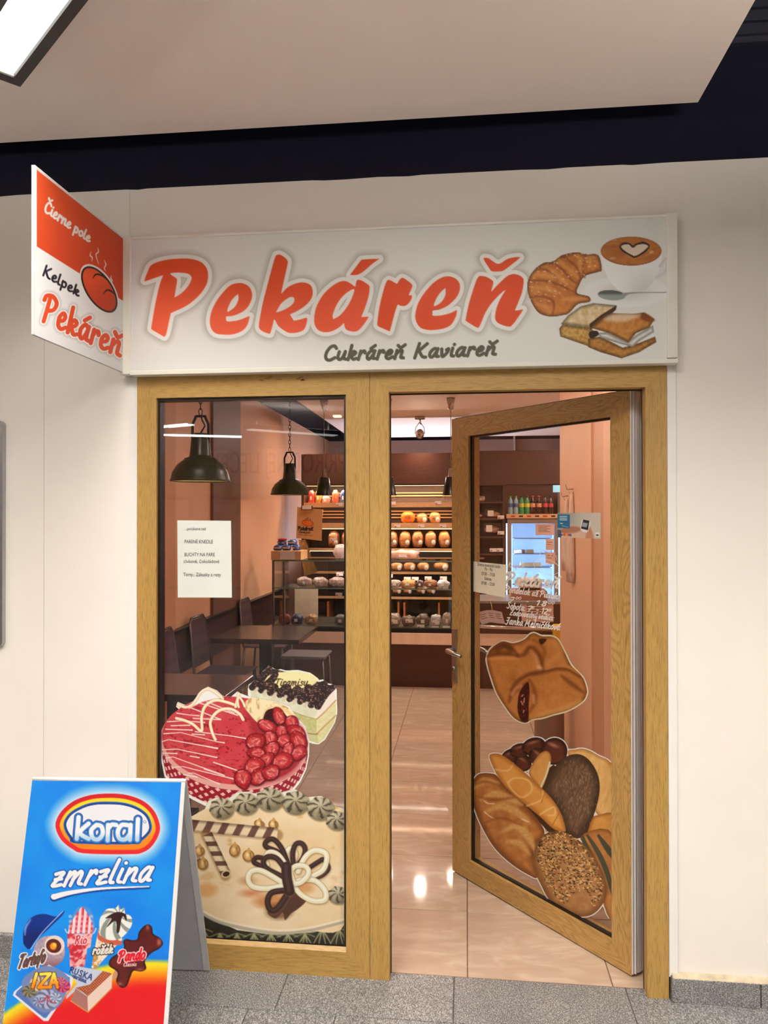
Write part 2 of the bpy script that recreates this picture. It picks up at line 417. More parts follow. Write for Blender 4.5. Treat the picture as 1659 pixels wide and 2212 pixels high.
# ------------------------------------------------------------------ a brush alphabet drawn as strokes (baseline 0, capitals 1 high)
G = {
 'C': (.60, [[(.56,.80),(.45,.97),(.25,.88),(.09,.5),(.11,.13),(.3,.02),(.54,.18)]]),
 'P': (.62, [[(.24,.92),(.17,.5),(.08,.02)], [(.0,.72),(.08,.9),(.34,.98),(.53,.82),(.44,.56),(.2,.42)]]),
 'K': (.66, [[(.2,.98),(.06,.02)], [(.56,.95),(.18,.45)], [(.22,.5),(.4,.1),(.56,.05)]]),
 'S': (.58, [[(.52,.82),(.4,.97),(.22,.88),(.2,.68),(.36,.47),(.38,.2),(.22,.03),(.04,.14)]]),
 'Z': (.60, [[(.08,.86),(.5,.92),(.26,.5),(.05,.06),(.5,.1)], [(.14,.47),(.42,.52)]]),
 'J': (.56, [[(.12,.88),(.5,.95)], [(.42,.94),(.32,.2),(.2,-.05),(.02,.06)], [(.14,.5),(.46,.52)]]),
 'M': (.84, [[(.2,.95),(.06,.02)], [(.2,.95),(.34,.3),(.6,.95)], [(.62,.95),(.58,.12),(.72,.06)]]),
 'T': (.60, [[(.05,.8),(.15,.94),(.58,.92)], [(.34,.92),(.2,.02)]]),
 'R': (.64, [[(.2,.95),(.06,.02)], [(.08,.85),(.3,.97),(.5,.82),(.4,.58),(.2,.5)], [(.24,.5),(.5,.04)]]),
 'a': (.52, [[(.4,.52),(.26,.6),(.09,.36),(.09,.1),(.2,.04),(.34,.3),(.42,.58)], [(.42,.58),(.36,.12),(.48,.06)]]),
 'b': (.48, [[(.14,.98),(.08,.08)], [(.09,.12),(.2,.03),(.38,.22),(.36,.5),(.24,.5),(.1,.32)]]),
 'c': (.44, [[(.38,.48),(.28,.59),(.1,.36),(.11,.08),(.24,.03),(.4,.15)]]),
 'd': (.54, [[(.4,.5),(.24,.58),(.09,.32),(.12,.06),(.26,.08),(.4,.45)], [(.5,.97),(.4,.14),(.5,.06)]]),
 'e': (.46, [[(.1,.28),(.28,.36),(.34,.52),(.24,.6),(.1,.4),(.09,.12),(.22,.03),(.4,.15)]]),
 'f': (.40, [[(.42,.86),(.3,.95),(.2,.6),(.1,-.2)], [(.05,.52),(.36,.55)]]),
 'i': (.26, [[(.12,.58),(.08,.12),(.2,.05)], [(.17,.82),(.18,.83)]]),
 'k': (.50, [[(.16,.98),(.06,.02)], [(.09,.3),(.28,.56),(.39,.48),(.3,.34),(.13,.29)], [(.17,.29),(.3,.05),(.45,.1)]]),
 'l': (.27, [[(.16,.98),(.07,.14),(.2,.05)]]),
 'm': (.74, [[(.12,.58),(.06,.02)], [(.08,.28),(.25,.57),(.33,.48),(.28,.02)], [(.3,.26),(.48,.57),(.57,.48),(.54,.12),(.66,.06)]]),
 'n': (.52, [[(.12,.58),(.06,.02)], [(.08,.28),(.27,.57),(.38,.54),(.36,.3),(.35,.1),(.48,.06)]]),
 'o': (.48, [[(.26,.58),(.1,.4),(.09,.14),(.2,.03),(.36,.16),(.39,.44),(.26,.58)]]),
 'p': (.50, [[(.14,.58),(.04,-.34)], [(.1,.42),(.28,.58),(.4,.42),(.34,.12),(.18,.05),(.1,.14)]]),
 'r': (.40, [[(.13,.58),(.06,.02)], [(.1,.34),(.22,.55),(.32,.58),(.34,.46)]]),
 's': (.42, [[(.36,.52),(.24,.58),(.14,.45),(.3,.28),(.28,.08),(.16,.03),(.04,.1)]]),
 't': (.36, [[(.22,.88),(.12,.14),(.26,.05)], [(.03,.58),(.34,.61)]]),
 'u': (.54, [[(.12,.57),(.08,.2),(.17,.05),(.3,.15),(.42,.57)], [(.42,.57),(.38,.14),(.5,.06)]]),
 'v': (.46, [[(.08,.55),(.12,.12),(.18,.05),(.34,.3),(.39,.55),(.3,.48)]]),
 'y': (.52, [[(.12,.57),(.09,.25),(.17,.1),(.3,.18),(.42,.57)], [(.42,.57),(.34,-.2),(.18,-.32),(.03,-.22)]]),
 'z': (.46, [[(.08,.52),(.36,.56),(.08,.06),(.4,.08)], [(.12,.3),(.34,.32)]]),
 'F': (.54, [[(.2,.95),(.06,.02)], [(.1,.92),(.52,.95)], [(.14,.52),(.42,.54)]]),
 'I': (.30, [[(.2,.95),(.08,.03)]]), 'A': (.62, [[(.03,.03),(.4,.96),(.5,.03)], [(.16,.36),(.48,.38)]]),
 'U': (.62, [[(.16,.95),(.06,.25),(.2,.03),(.4,.2),(.54,.95)]]), 'w': (.64, [[(.08,.55),(.12,.06),(.3,.4),(.34,.06),(.54,.55)]]),
 '7': (.48, [[(.06,.86),(.42,.92),(.16,.03)], [(.1,.44),(.38,.47)]]),
 '1': (.40, [[(.1,.72),(.28,.93),(.16,.03)]]),
 '8': (.52, [[(.3,.93),(.14,.76),(.34,.5),(.38,.2),(.22,.03),(.08,.2),(.22,.46),(.44,.76),(.3,.93)]]),
 '2': (.50, [[(.1,.74),(.26,.93),(.42,.76),(.28,.4),(.06,.05),(.44,.08)]]),
 '0': (.50, [[(.28,.93),(.1,.65),(.09,.25),(.22,.04),(.4,.3),(.44,.7),(.28,.93)]]),
 ':': (.24, [[(.12,.5),(.13,.5)], [(.09,.1),(.1,.1)]]), '-': (.42, [[(.08,.36),(.34,.38)]]), ' ': (.26, []), '.': (.2, [[(.08,.06),(.09,.06)]]), ',': (.2, [[(.1,.08),(.05,-.1)]]),
}
def lettering(text, A, B, h, slant=.16, up=(0., -1.)):
    """strokes of a line of text from A to B (baseline), capitals h high; lists of pixel polylines"""
    A, B = np.array(A, float), np.array(B, float); up = np.array(up, float)
    items = []; x = 0.0
    for ch in unicodedata.normalize('NFD', text):
        if ch == '\u0301' or ch == '\u030c':
            x0, base = last
            top = 1.12 if base.isupper() else .74
            cx = x0+G[base][0]*.5+(.04 if base.isupper() else .03)
            if ch == '\u0301': items.append([(cx-.08, top), (cx+.12, top+.2)])
            else: items.append([(cx-.14, top+.17), (cx, top+.02), (cx+.2, top+.2)])
            continue
        adv, st = G[ch]; last = (x, ch)
        for q in st: items.append([(px+x, py) for px, py in q])
        x += adv
    sx = (B-A)/x; out = []; h0, h1 = h if isinstance(h, tuple) else (h, h); e = (B-A)/np.linalg.norm(B-A)
    for q in items:
        out.append(np.array([A+sx*px+(up+e*slant)*py*(h0+(h1-h0)*px/x) for px, py in q]))
    return out
def write(cv, text, A, B, h, wd, col, **k):
    kk = {a: b for a, b in k.items() if a in ('slant', 'up')}; k = {a: b for a, b in k.items() if a not in kk}
    for q in lettering(text, A, B, h, **kk): cv.stroke(q, wd, col, **k)
def ribbons(lines, wd, to3d):
    """vinyl letters: each brush stroke a flat strip with rounded ends"""
    mb = MB()
    for q in lines:
        P = smooth(q, False, 4) if len(q) > 2 else np.asarray(q, float)
        d = np.gradient(P, axis=0); d /= np.maximum(np.linalg.norm(d, axis=1), 1e-9)[:, None]
        n = np.column_stack([-d[:, 1], d[:, 0]])*wd/2
        cap0 = [P[0]+np.array([math.cos(t), math.sin(t)])*wd/2 for t in np.linspace(0, 2*math.pi, 8, endpoint=False)]
        cap1 = [P[-1]+np.array([math.cos(t), math.sin(t)])*wd/2 for t in np.linspace(0, 2*math.pi, 8, endpoint=False)]
        X = np.vstack([P+n, P-n, cap0, cap1]); m = len(P)
        F = [(i, i+1, m+i+1, m+i) for i in range(m-1)]+[tuple(range(2*m, 2*m+8)), tuple(range(2*m+8, 2*m+16))]
        mb.add(to3d(X[:, 0], X[:, 1]), F)
    return mb
def sans(name, text, mat, M, size, parent=None, align='LEFT', space=1.0, fit=None):
    """printed sans lettering as flat mesh; M places the text plane (x along the line, y up)"""
    c = bpy.data.curves.new(name, 'FONT'); c.body = text; c.size = size; c.align_x = align; c.space_character = space; c.resolution_u = 3
    o = bpy.data.objects.new('tmp', c); COL.objects.link(o)
    dg = bpy.context.evaluated_depsgraph_get(); me = bpy.data.meshes.new_from_object(o.evaluated_get(dg))
    bpy.data.objects.remove(o); me.name = name
    mw = WM[parent.name] if parent is not None else Matrix.Identity(4)
    if fit:
        xs_ = [v.co.x for v in me.vertices]; M = M @ Matrix.Diagonal((fit/max(xs_), 1, 1, 1))
    me.transform(mw.inverted() @ M); me.materials.clear(); me.materials.append(mat)
    t = bpy.data.objects.new(name, me); place(t, parent, mw)
    return t
# ================================================================== the setting
M_WALL = plain('wall_paint', (240, 232, 222), .6, vary=.018, scale=3, bump=.05)
M_NAVY = plain('navy_paint', (20, 20, 36), .75, vary=.1, spec=.2)
M_CEIL = plain('ceiling_board', (238, 224, 214), .75, vary=.012, scale=2)
M_TRIM = plain('white_trim', (236, 233, 226), .45, vary=.02)
M_GRAN = granite_mat(); M_TILE = cream_tile_mat()
M_GROUT = plain('grout', (92, 88, 84), .9, vary=.2, scale=60)
M_GROUT2 = plain('shop_grout', (120, 92, 74), .9, vary=.2, scale=60)
OAK_V = wood_mat('oak_foil_upright', (180, 142, 76), (148, 112, 56), 'Z')
OAK_H = wood_mat('oak_foil_level', (180, 142, 76), (148, 112, 56), 'X')
OAK_FV = wood_mat('oak_foil_figured_upright', (182, 144, 84), (154, 116, 62), 'Z', fig=True)
OAK_FH = wood_mat('oak_foil_figured_level', (182, 144, 84), (154, 116, 62), 'X', fig=True)
M_BLACK = plain('black_gasket', (14, 14, 16), .35, spec=.5)
M_GLASS = glass_mat('window_glass', (.86, .86, .88), .055)
M_GLASS_D = glass_mat('door_glass', (.95, .955, .95), .035)
M_STEEL = plain('brushed_steel', (178, 172, 164), .3, metal=1.0, vary=.05, scale=30)
M_ALU = plain('white_aluminium_edge', (226, 222, 218), .38, metal=.0, vary=.04)
M_PRINT = print_mat('printed_film'); M_PRINT_M = print_mat('printed_board', .5, .25)
M_PRINT_P = print_mat('printed_paper', .7, .2)
M_INK = plain('black_ink', (34, 34, 36), .6)
M_PAPER = plain('white_paper', (216, 220, 210), .75, vary=.015, spec=.2)

# mall floor: granite slabs on a mortar bed
fl = thing('floor', 'speckled grey granite floor of the mall corridor', 'floor', kind='structure')
MB().box(-9, 11, -12.2, -1.726, -.05, 0).build('granite_field', M_GRAN, fl)
MB().box(-9, 11, -1.726, .05, -.05, -.004).build('mortar_bed', M_GROUT, fl)
def tile_mesh(name, w_, d_, t, mat, bev=.0015):
    mb = MB().box(0, w_, 0, d_, -t, 0, bev); me = bpy.data.meshes.new(name)
    me.from_pydata(mb.v, [], mb.f); me.materials.append(mat); return me
gm = {}
def slab(x0, x1, y0, y1, par, mat, name, gap):
    k = (round(x1-x0, 3), round(y1-y0, 3), name)
    if k not in gm: gm[k] = tile_mesh(name, x1-x0-gap, y1-y0-gap, .02, mat)
    o = bpy.data.objects.new(name, gm[k]); COL.objects.link(o); o.parent = par; o.location = (x0+gap/2, y0+gap/2, 0)
rows = [(-.204, .05, .58), (-.508, -.204, None), (-.812, -.508, .28), (-1.117, -.812, .43), (-1.421, -1.117, .13), (-1.726, -1.421, .5)]
for y0, y1, off in rows:
    xs = [off+.604*k for k in range(-5, 7)] if off is not None else [-2.528, -1.924, -1.32, -.717, -.113, .491, .792, 1.396, 2.0, 2.604, 3.208, 3.812]
    for a, b in zip(xs[:-1], xs[1:]): slab(a, b, y0, y1, fl, M_GRAN, 'granite_tile', .0035)
MB().box(-9, -2.5, -.508, .05, -.05, 0).build('granite_field', M_GRAN, fl); 
# bakery floor
fs = thing('floor', 'polished cream ceramic tile floor inside the bakery', 'floor', kind='structure')
MB().box(-.98, 3.3, .05, 9.45, -.05, -.003).build('mortar_bed', M_GROUT2, fs)
ys = [.052]+[.504+.515*k for k in range(0, 10)]; xs = [1.232+.515*k for k in range(-4, 5)]; xs = [-.98]+xs
for a, b in zip(xs[:-1], xs[1:]):
    for c, d in zip(ys[:-1], ys[1:]): slab(a, b, c, d, fs, M_TILE, 'cream_tile', .004)
MB().box(-.98, 3.3, ys[-1], 9.45, -.02, 0).build('tile_field', M_TILE, fs)

# outer wall of the bakery
wf = thing('wall_front', 'white panelled corridor wall around the bakery entrance', 'wall', kind='structure')
MB().prism([(-5, 0), (-.02, 0), (-.02, 2.202), (1.94, 2.202), (1.94, 0), (5, 0), (5, 3.55), (-5, 3.55)], 'y', .022, .12).build('core', M_GROUT, wf)
MB().box(-5, -.3748, .008, .022, 0, 2.9126).build('wall_panel', M_WALL, wf)
MB().box(-.3732, -.0345, .008, .022, 0, 2.9126).build('wall_panel', M_WALL, wf)
MB().prism([(-.0333, 2.20), (1.9585, 2.20), (1.9585, 0), (5, 0), (5, 2.9126), (-.0333, 2.9126)], 'y', .008, .022).build('wall_panel', M_WALL, wf)
MB().prism([(-.0333, 0), (-.0005, 0), (-.0005, 2.2), (-.0333, 2.2)], 'y', .004, .022).build('edge_strip', M_TRIM, wf)
MB().box(1.9275, 1.9575, .002, .022, .075, 2.2, .001).build('edge_strip', M_TRIM, wf)
# the navy band with its uneven brushed edge
rnd = random.Random(3); edge = []
x = -5.0
while x < 5: edge.append((x, 2.9126+rnd.choice([0, 0, 0, .002, -.003, .001]))); x += rnd.uniform(.03, .16)
MB().prism([(-5, 3.55)]+edge+[(5, 3.55)], 'y', .0065, .0215).build('navy_band', M_NAVY, wf)
for n, (a, b) in enumerate([(-2.6, -1.98), (-1.976, -1.36), (-1.356, -.74), (-.736, -.034)]):
    if n == 0: bl = thing('baseboard_left', 'grey granite skirting under the white wall beside the ice cream board', 'baseboard', kind='structure')
    MB().box(a, b, -.014, .008, 0, .084, .0015).build('skirting_tile', M_GRAN, bl)
br = thing('baseboard_right', 'grey granite skirting under the white wall by the door frame', 'baseboard', kind='structure')
for a, b in [(1.932, 2.222), (2.225, 2.83), (2.833, 3.44), (3.443, 4.05)]: MB().box(a, b, -.020, .008, 0, .082, .0015).build('skirting_tile', M_GRAN, br)
MB().prism([(-.0195, .081), (.0075, .081), (.0075, .091)], 'x', 1.936, 4.05).build('sealant', plain('dirty_sealant', (196, 180, 152), .8, vary=.25, scale=25), br)

# ceilings
ce = thing('ceiling', 'navy painted upper ceiling of the corridor', 'ceiling', kind='structure')
MB().box(-9, 11, -12.2, .12, 3.55, 3.6).build('slab', M_NAVY, ce)
M_NAVY2 = plain('dark_tray', (38, 38, 50), .6)
MB().box(2.06, 7, -.02, .004, 3.30, 3.46).build('cable_tray', M_NAVY2, ce)
for k in range(3): MB().box(2.06, 7, -.035, -.019, 3.32+.045*k, 3.338+.045*k).build('tray_rib', M_NAVY2, ce)
ci = thing('ceiling', 'pale suspended ceiling panel hanging below the navy ceiling', 'ceiling', kind='structure')
MB().prism([(-9, -12), (1.999, -12), (1.999, -.119), (-9, -.119)], 'z', 3.0503, 3.12).build('panel', M_CEIL, ci)
MB().box(3.2, 10.5, -12, -.12, 3.0503, 3.12).build('panel', M_CEIL, ci)

# inside walls
M_PEACH = plain('peach_paint', (236, 186, 150), .55, vary=.03, scale=2)
M_PEACH2 = plain('peach_deep_and_shade', (214, 162, 126), .5, vary=.03, scale=2)
M_BROWN = wood_mat('dark_brown_laminate', (82, 47, 32), (58, 32, 22), 'X', rough=.4)
M_BROWNV = wood_mat('dark_brown_laminate_upright', (82, 47, 32), (58, 32, 22), 'Z', rough=.4)
wl = thing('wall_left', 'peach painted side wall of the bakery with a brown strip', 'wall', kind='structure')
MB().box(-1.1, -.98, .12, 9.5, 0, 2.91).build('plaster', M_PEACH, wl)
MB().box(-1.1, -.978, .12, 9.5, 2.91, 3.4).build('navy_band', M_NAVY, wl)
MB().box(-.979, -.955, 3.64, 4.44, 0, 2.90).build('brown_panel', plain('brown_panel_paint', (120, 84, 70), .5), wl)
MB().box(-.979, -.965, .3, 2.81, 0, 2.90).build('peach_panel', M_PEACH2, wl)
wr = thing('wall_right', 'peach orange side wall seen through the open door', 'wall', kind='structure')
MB().box(1.95, 2.08, .12, 1.36, 0, 3.4).build('plaster', M_PEACH, wr)
MB().box(1.962, 2.08, 1.36, 1.75, 0, 3.4).build('recessed_strip', M_PEACH2, wr)  # darker peach paints in the shade of the set-back strip
MB().box(1.95, 2.08, 1.75, 3.2, 0, 3.4).build('plaster', M_PEACH, wr)
MB().box(3.2, 3.3, 3.2, 9.5, 0, 3.4).build('plaster', M_PEACH, wr); MB().box(2.08, 3.3, 3.08, 3.2, 0, 3.4).build('plaster', M_PEACH, wr)
wb = thing('wall_back', 'mauve grey end wall above the bread rack', 'wall', kind='structure')
MB().box(-1.1, 3.3, 9.4, 9.5, 0, 2.91).build('plaster', plain('mauve_paint', (206, 178, 168), .6, vary=.03), wb)
MB().box(-1.1, 3.3, 9.398, 9.5, 2.91, 3.4).build('navy_band', M_NAVY, wb)
MB().box(1.98, 2.0, 9.2, 9.4, 2.3, 2.95).build('pier', M_TRIM, wb)
cs = thing('ceiling', 'pink lit ceiling panel inside the bakery', 'ceiling', kind='structure')
MB().box(-.467, 3.15, .45, 8.35, 2.85, 2.93).build('panel', M_CEIL, cs); MB().box(-1.1, 3.3, .12, 9.5, 3.4, 3.45).build('slab', M_NAVY, cs)

# ---------------- shop window
w1 = thing('window_1', 'oak framed shop window with cake stickers on the glass', 'window', kind='structure')
FR = [('frame_stile', OAK_V, [(0, 0), (.076, .092), (.076, 2.119), (0, 2.2)]), ('frame_stile', OAK_V, [(.794, .092), (.8805, 0), (.8805, 2.2), (.794, 2.119)]),
      ('frame_rail', OAK_H, [(0, 2.2), (.076, 2.119), (.794, 2.119), (.8805, 2.2)]), ('frame_rail', OAK_H, [(0, 0), (.8805, 0), (.794, .092), (.076, .092)])]
for n, m, p in FR: MB().prism(p, 'y', 0, .07).build(n, m, w1)
def ring(x0, x1, z0, z1, t, y0, y1):
    return [MB().prism([(x0, z0), (x0+t, z0+t), (x0+t, z1-t), (x0, z1)], 'y', y0, y1), MB().prism([(x1, z0), (x1, z1), (x1-t, z1-t), (x1-t, z0+t)], 'y', y0, y1),
            MB().prism([(x0, z1), (x0+t, z1-t), (x1-t, z1-t), (x1, z1)], 'y', y0, y1), MB().prism([(x0, z0), (x1, z0), (x1-t, z0+t), (x0+t, z0+t)], 'y', y0, y1)]
for q in ring(.076, .794, .092, 2.119, .009, .014, .06): q.build('black_gasket', M_BLACK, w1)
MB().prism([(.0, .092), (.014, .092), (.014, .104)], 'x', .076, .794).build('glazing_bead', OAK_H, w1)
MB().box(.084, .786, .030, .054, .1, 2.112).build('pane', M_GLASS, w1)
# ---------------- door frame
dfm = thing('trim_1', 'oak look door frame beside the shop window', 'door frame', kind='structure')
for n, m, p in [('post', OAK_V, [(.882, 0), (.952, 0), (.952, 2.125), (.882, 2.2)]), ('header', OAK_H, [(.882, 2.2), (.952, 2.125), (1.853, 2.125), (1.926, 2.2)]),
                ('post', OAK_V, [(1.853, 0), (1.926, 0), (1.926, 2.2), (1.853, 2.125)])]:
    MB().prism(p, 'y', 0, .055).build(n, m, dfm)
MB().box(1.8515, 1.853, .045, .055, .0, 2.125).build('black_gasket', M_BLACK, dfm); MB().box(.952, .955, .045, .055, .0, 2.125).build('black_gasket', M_BLACK, dfm)
MB().box(.952, 1.853, .045, .055, 2.121, 2.125).build('black_gasket', M_BLACK, dfm)
# ---------------- the open door leaf: local x runs from the hinge to the lock side, local y out of its outer face
DA = Vector((1.824, .111, 0)); DEX = Vector((-.6588, .7523, 0)); DN = Vector((-.7523, -.6588, 0))
dr = thing('door_1', 'open oak framed glass door with bread stickers', 'door', DA, math.atan2(.7523, -.6588), kind='structure')
def on_door(u, v, y=-.0245):
    return on_plane(u, v, np.array(DA+DN*y), np.array(DN))
S0, S1, Z0, Z1 = .088, .886, .094, 2.046
for n, m, p in [('stile', OAK_FV, [(0, .006), (S0, Z0), (S0, Z1), (0, 2.135)]), ('stile', OAK_FV, [(1.003, .006), (1.003, 2.135), (S1, Z1), (S1, Z0)]),
                ('rail', OAK_FH, [(0, 2.135), (S0, Z1), (S1, Z1), (1.003, 2.135)]), ('rail', OAK_FH, [(0, .006), (1.003, .006), (S1, Z0), (S0, Z0)])]:
    MB().prism(p, 'y', -.07, 0).build(n, m, dr, world=False)
for q in ring(S0, S1, Z0, Z1, .008, -.030, -.014): q.build('black_gasket', M_BLACK, dr, world=False)
MB().box(S0+.006, S1-.006, -.046, -.026, Z0+.006, Z1-.006).build('pane', M_GLASS_D, dr, world=False)
ep = MB().box(-.004, 0, -.07, -.001, .012, 2.13)
for y0, y1 in [(-.064, -.056), (-.046, -.026), (-.018, -.012)]: ep.box(-.009, -.003, y0, y1, .012, 2.13)
ep.build('edge_profile', M_ALU, dr, world=False)
MB().box(-.006, 0, -.076, -.0705, .0, 2.13).build('black_gasket', M_BLACK, dr, world=False)
MB().box(0, 1.003, -.075, -.02, 2.135, 2.141).build('black_gasket', M_BLACK, dr, world=False)
def handle(side):
    y = 1 if side > 0 else -1; o = 0 if side > 0 else -.07
    pl = MB().box(.966, .998, min(o, o+y*.009), max(o, o+y*.009), .894, 1.15, .004).build('handle_plate', M_STEEL, dr, world=False)
    MB().tube([(.984, o, 1.045), (.985, o+y*.03, 1.046), (.982, o+y*.048, 1.047), (.965, o+y*.055, 1.047), (.93, o+y*.055, 1.043), (.885, o+y*.05, 1.036)], [.011, .0105, .0105, .0105, .010, .0095], 12).build('lever', M_STEEL, dr, world=False)
    c = MB().tube([(.983, o, .962), (.983, o+y*.013, .962)], .010, 14).build('lock_cylinder', M_STEEL, dr, world=False)
    MB().box(.9815, .9845, min(o+y*.0125, o+y*.0136), max(o+y*.0125, o+y*.0136), .951, .966).build('keyhole', M_BLACK, c, world=False)
handle(1); handle(-1)
for z in (.22, 1.9): MB().tube([(-.016, -.085, z-.05), (-.016, -.085, z+.05)], .009, 12).build('hinge', M_ALU, dr, world=False)
# ================================================================== signs and print
# ---------------- fascia sign
SGY = -.035
sx0, sx1 = at(283, 660, y=SGY).x, at(1440, 630, y=SGY).x
sz1 = (at(283, 517, y=SGY).z+at(1440, 466, y=SGY).z)/2; sz0 = 2.203
sg = thing('shop_sign', 'wide white fascia sign with orange bakery lettering and coffee picture', 'shop sign', ((sx0+sx1)/2, SGY, sz0))
MB().box(sx0, sx1, SGY+.001, .008, sz0, sz1).build('sign_body', M_TRIM, sg)
M_PVC = plain('cream_pvc', (232, 228, 216), .4, vary=.03)
MB().box(sx0-.002, sx1+.036, SGY-.006, .006, sz0-.004, sz0+.012, .002).build('bottom_rail', M_PVC, sg)
MB().box(sx0, sx1, SGY-.004, .006, sz1-.004, sz1+.006, .002).build('top_rail', M_PVC, sg)
MB().box(sx1, sx1+.036, SGY-.008, .006, sz0+.014, sz1+.012, .003).build('end_cap', M_PVC, sg)
cv = Cv.rect((sx0, SGY, sz1), (sx1-sx0, 0, 0), (0, 0, sz0-sz1), 800, 216, (226, 225, 219))
A_, B_, C_ = (300, 530), (600, 530), (860, 530); sA, sB, sC = 5.184, 5.925, 5.53
PK = [
 (zc([(130,230),(200,190),(320,160),(480,147),(600,155),(700,190),(760,260),(775,340),(760,430),(700,530),(600,630),(500,695),(368,755),(356,772),(340,840),(312,970),(292,1018),(270,1016),(150,945),(140,915),(150,850),(185,650),(230,450),(266,345),(260,338),(180,365),(78,400),(64,392),(68,370),(100,290)], A_, sA),
  [zc([(352,318),(440,305),(540,315),(585,345),(585,390),(540,470),(470,540),(404,580),(402,570),(412,500),(427,400),(420,370)], A_, sA)]),
 (zc([(982,797),(1050,790),(1150,750),(1220,690),(1260,610),(1268,540),(1240,470),(1180,430),(1110,422),(1020,450),(930,540),(860,640),(810,750),(795,850),(810,930),(860,985),(950,1000),(1060,995),(1160,955),(1215,890),(1238,808),(1232,794),(1140,830),(1060,848),(988,850),(978,825)], A_, sA),
  [zc([(990,742),(1010,670),(1050,600),(1108,550),(1114,560),(1113,610),(1080,680),(1030,725)], A_, sA)]),
 ([(600,550.3),(593.2,559),(575.8,622.6),(566.2,661.2),(559.5,699.7),(560.4,709.4),(568.1,716.1),(581.6,721),(584.5,718),(589.4,701.7),(592,691),(595,693),(600.5,703),(610,711.4),(622,718.2),(633.8,719.4),(649,716.5),(658.2,709.7),(662.8,695.4),(662.5,686.5),(650.6,689.5),(636,692.5),(633,690),(626.8,680),(628,678.5),(642.2,671.8),(660.8,659.1),(672.6,644.8),(675.6,629.6),(670.9,616.1),(657.4,610.2),(640.5,611.9),(621.9,620.3),(609,633),(608,631),(612.7,609.3),(619.4,578.9),(621.6,565.4),(616.9,557.8),(607,551)],
  [[(597.5,674.5),(616.9,667.6),(632,656.6),(636,646.5),(631.2,641.4),(622,644),(608.4,654.9),(601.7,665)]]),
 (zc([(850,455),(920,480),(980,522),(993,522),(1012,450),(1050,443),(1110,470),(1168,512),(1176,540),(1172,600),(1150,700),(1105,830),(1074,908),(1085,916),(1150,913),(1158,928),(1080,1040),(1020,1095),(960,1103),(880,1080),(852,1030),(846,998),(780,1055),(690,1100),(600,1112),(520,1085),(475,1020),(465,930),(490,800),(560,660),(660,550),(760,480)], B_, sB),
  [zc([(978,562),(940,690),(870,810),(790,900),(718,940),(707,930),(705,890),(740,790),(800,690),(880,610)], B_, sB)]),
 (zc([(930,372),(990,290),(1060,198),(1090,182),(1280,172),(1289,180),(1200,245),(1110,325),(1050,365),(1000,380),(940,380)], B_, sB), []),
 ([(838,605.1),(844.7,606),(856,612.5),(859,611),(863.3,604),(869.4,600),(879.9,605.9),(889.5,614),(890.4,620.4),(883.5,636),(885,638),(889.5,638),(888.9,645.7),(881.7,656.6),(873.6,661.1),(864,660),(859.3,658.5),(853.2,675.1),(843,712.3),(839.7,714.8),(827.8,709.7),(816.5,704),(815.2,695.4),(819.4,665),(826.2,634.6),(832.9,612.7)], []),
 (zc([(417,780),(500,765),(600,715),(690,630),(735,540),(735,460),(690,400),(610,370),(520,385),(420,450),(320,560),(240,690),(205,830),(220,920),(270,985),(350,1010),(450,1010),(570,985),(640,940),(690,850),(702,785),(694,776),(620,810),(520,835),(418,840),(411,812)], C_, sC),
  [zc([(427,724),(450,650),(500,570),(560,513),(567,520),(565,590),(530,660),(480,705)], C_, sC)]),
 (zc([(985,365),(1050,375),(1120,415),(1137,450),(1115,535),(1120,545),(1200,460),(1300,370),(1370,343),(1440,355),(1490,390),(1500,440),(1480,560),(1440,670),(1398,770),(1405,779),(1478,768),(1487,778),(1420,880),(1370,945),(1330,972),(1240,950),(1180,915),(1158,860),(1175,750),(1220,640),(1275,545),(1270,540),(1200,600),(1110,700),(1040,810),(990,930),(962,982),(945,982),(900,960),(815,905),(808,880),(840,720),(880,580),(930,430),(960,375)], C_, sC), []),
 (zc([(1022,160),(1080,155),(1195,222),(1300,165),(1390,142),(1448,140),(1448,155),(1350,235),(1260,300),(1200,312),(1120,308),(1080,260)], C_, sC), [])]
sl = (slice(None), slice(None)); dmin = np.full(cv.a.shape, 1e9); dins = np.full(cv.a.shape, 1e9)
for P, H in PK:
    Q = smooth(P); s_ = cv.win(Q[:, 0].min()-45, Q[:, 1].min()-45, Q[:, 0].max()+45, Q[:, 1].max()+45)
    d = cv.sdist(Q, s_); dins_ = d
    for h in H: dins_ = np.maximum(dins_, -cv.sdist(smooth(h), s_))
    dmin[s_] = np.minimum(dmin[s_], dins_)
# printed soft edge, white outline, orange letter
cv.put(sl, .42*np.clip(1-(dmin-8)/16, 0, 1)**1.5, (120, 116, 100))
cv.put(sl, np.clip(.5-(dmin-8.8)/1.3, 0, 1), (236, 234, 228))
cv.put(sl, np.clip(.5-dmin/1.3, 0, 1), lambda U, V, d: mixc((222, 78, 34), (236, 96, 62), ss(560, 720, V)*(U < 800)+.0))
write(cv, 'Cukráreň', (699, 779), (873, 775), 32, 7.2, (84, 82, 68), slant=.12)
write(cv, 'Kaviareň', (893, 774), (1072, 767), 32, 7.2, (84, 82, 68), slant=.12)
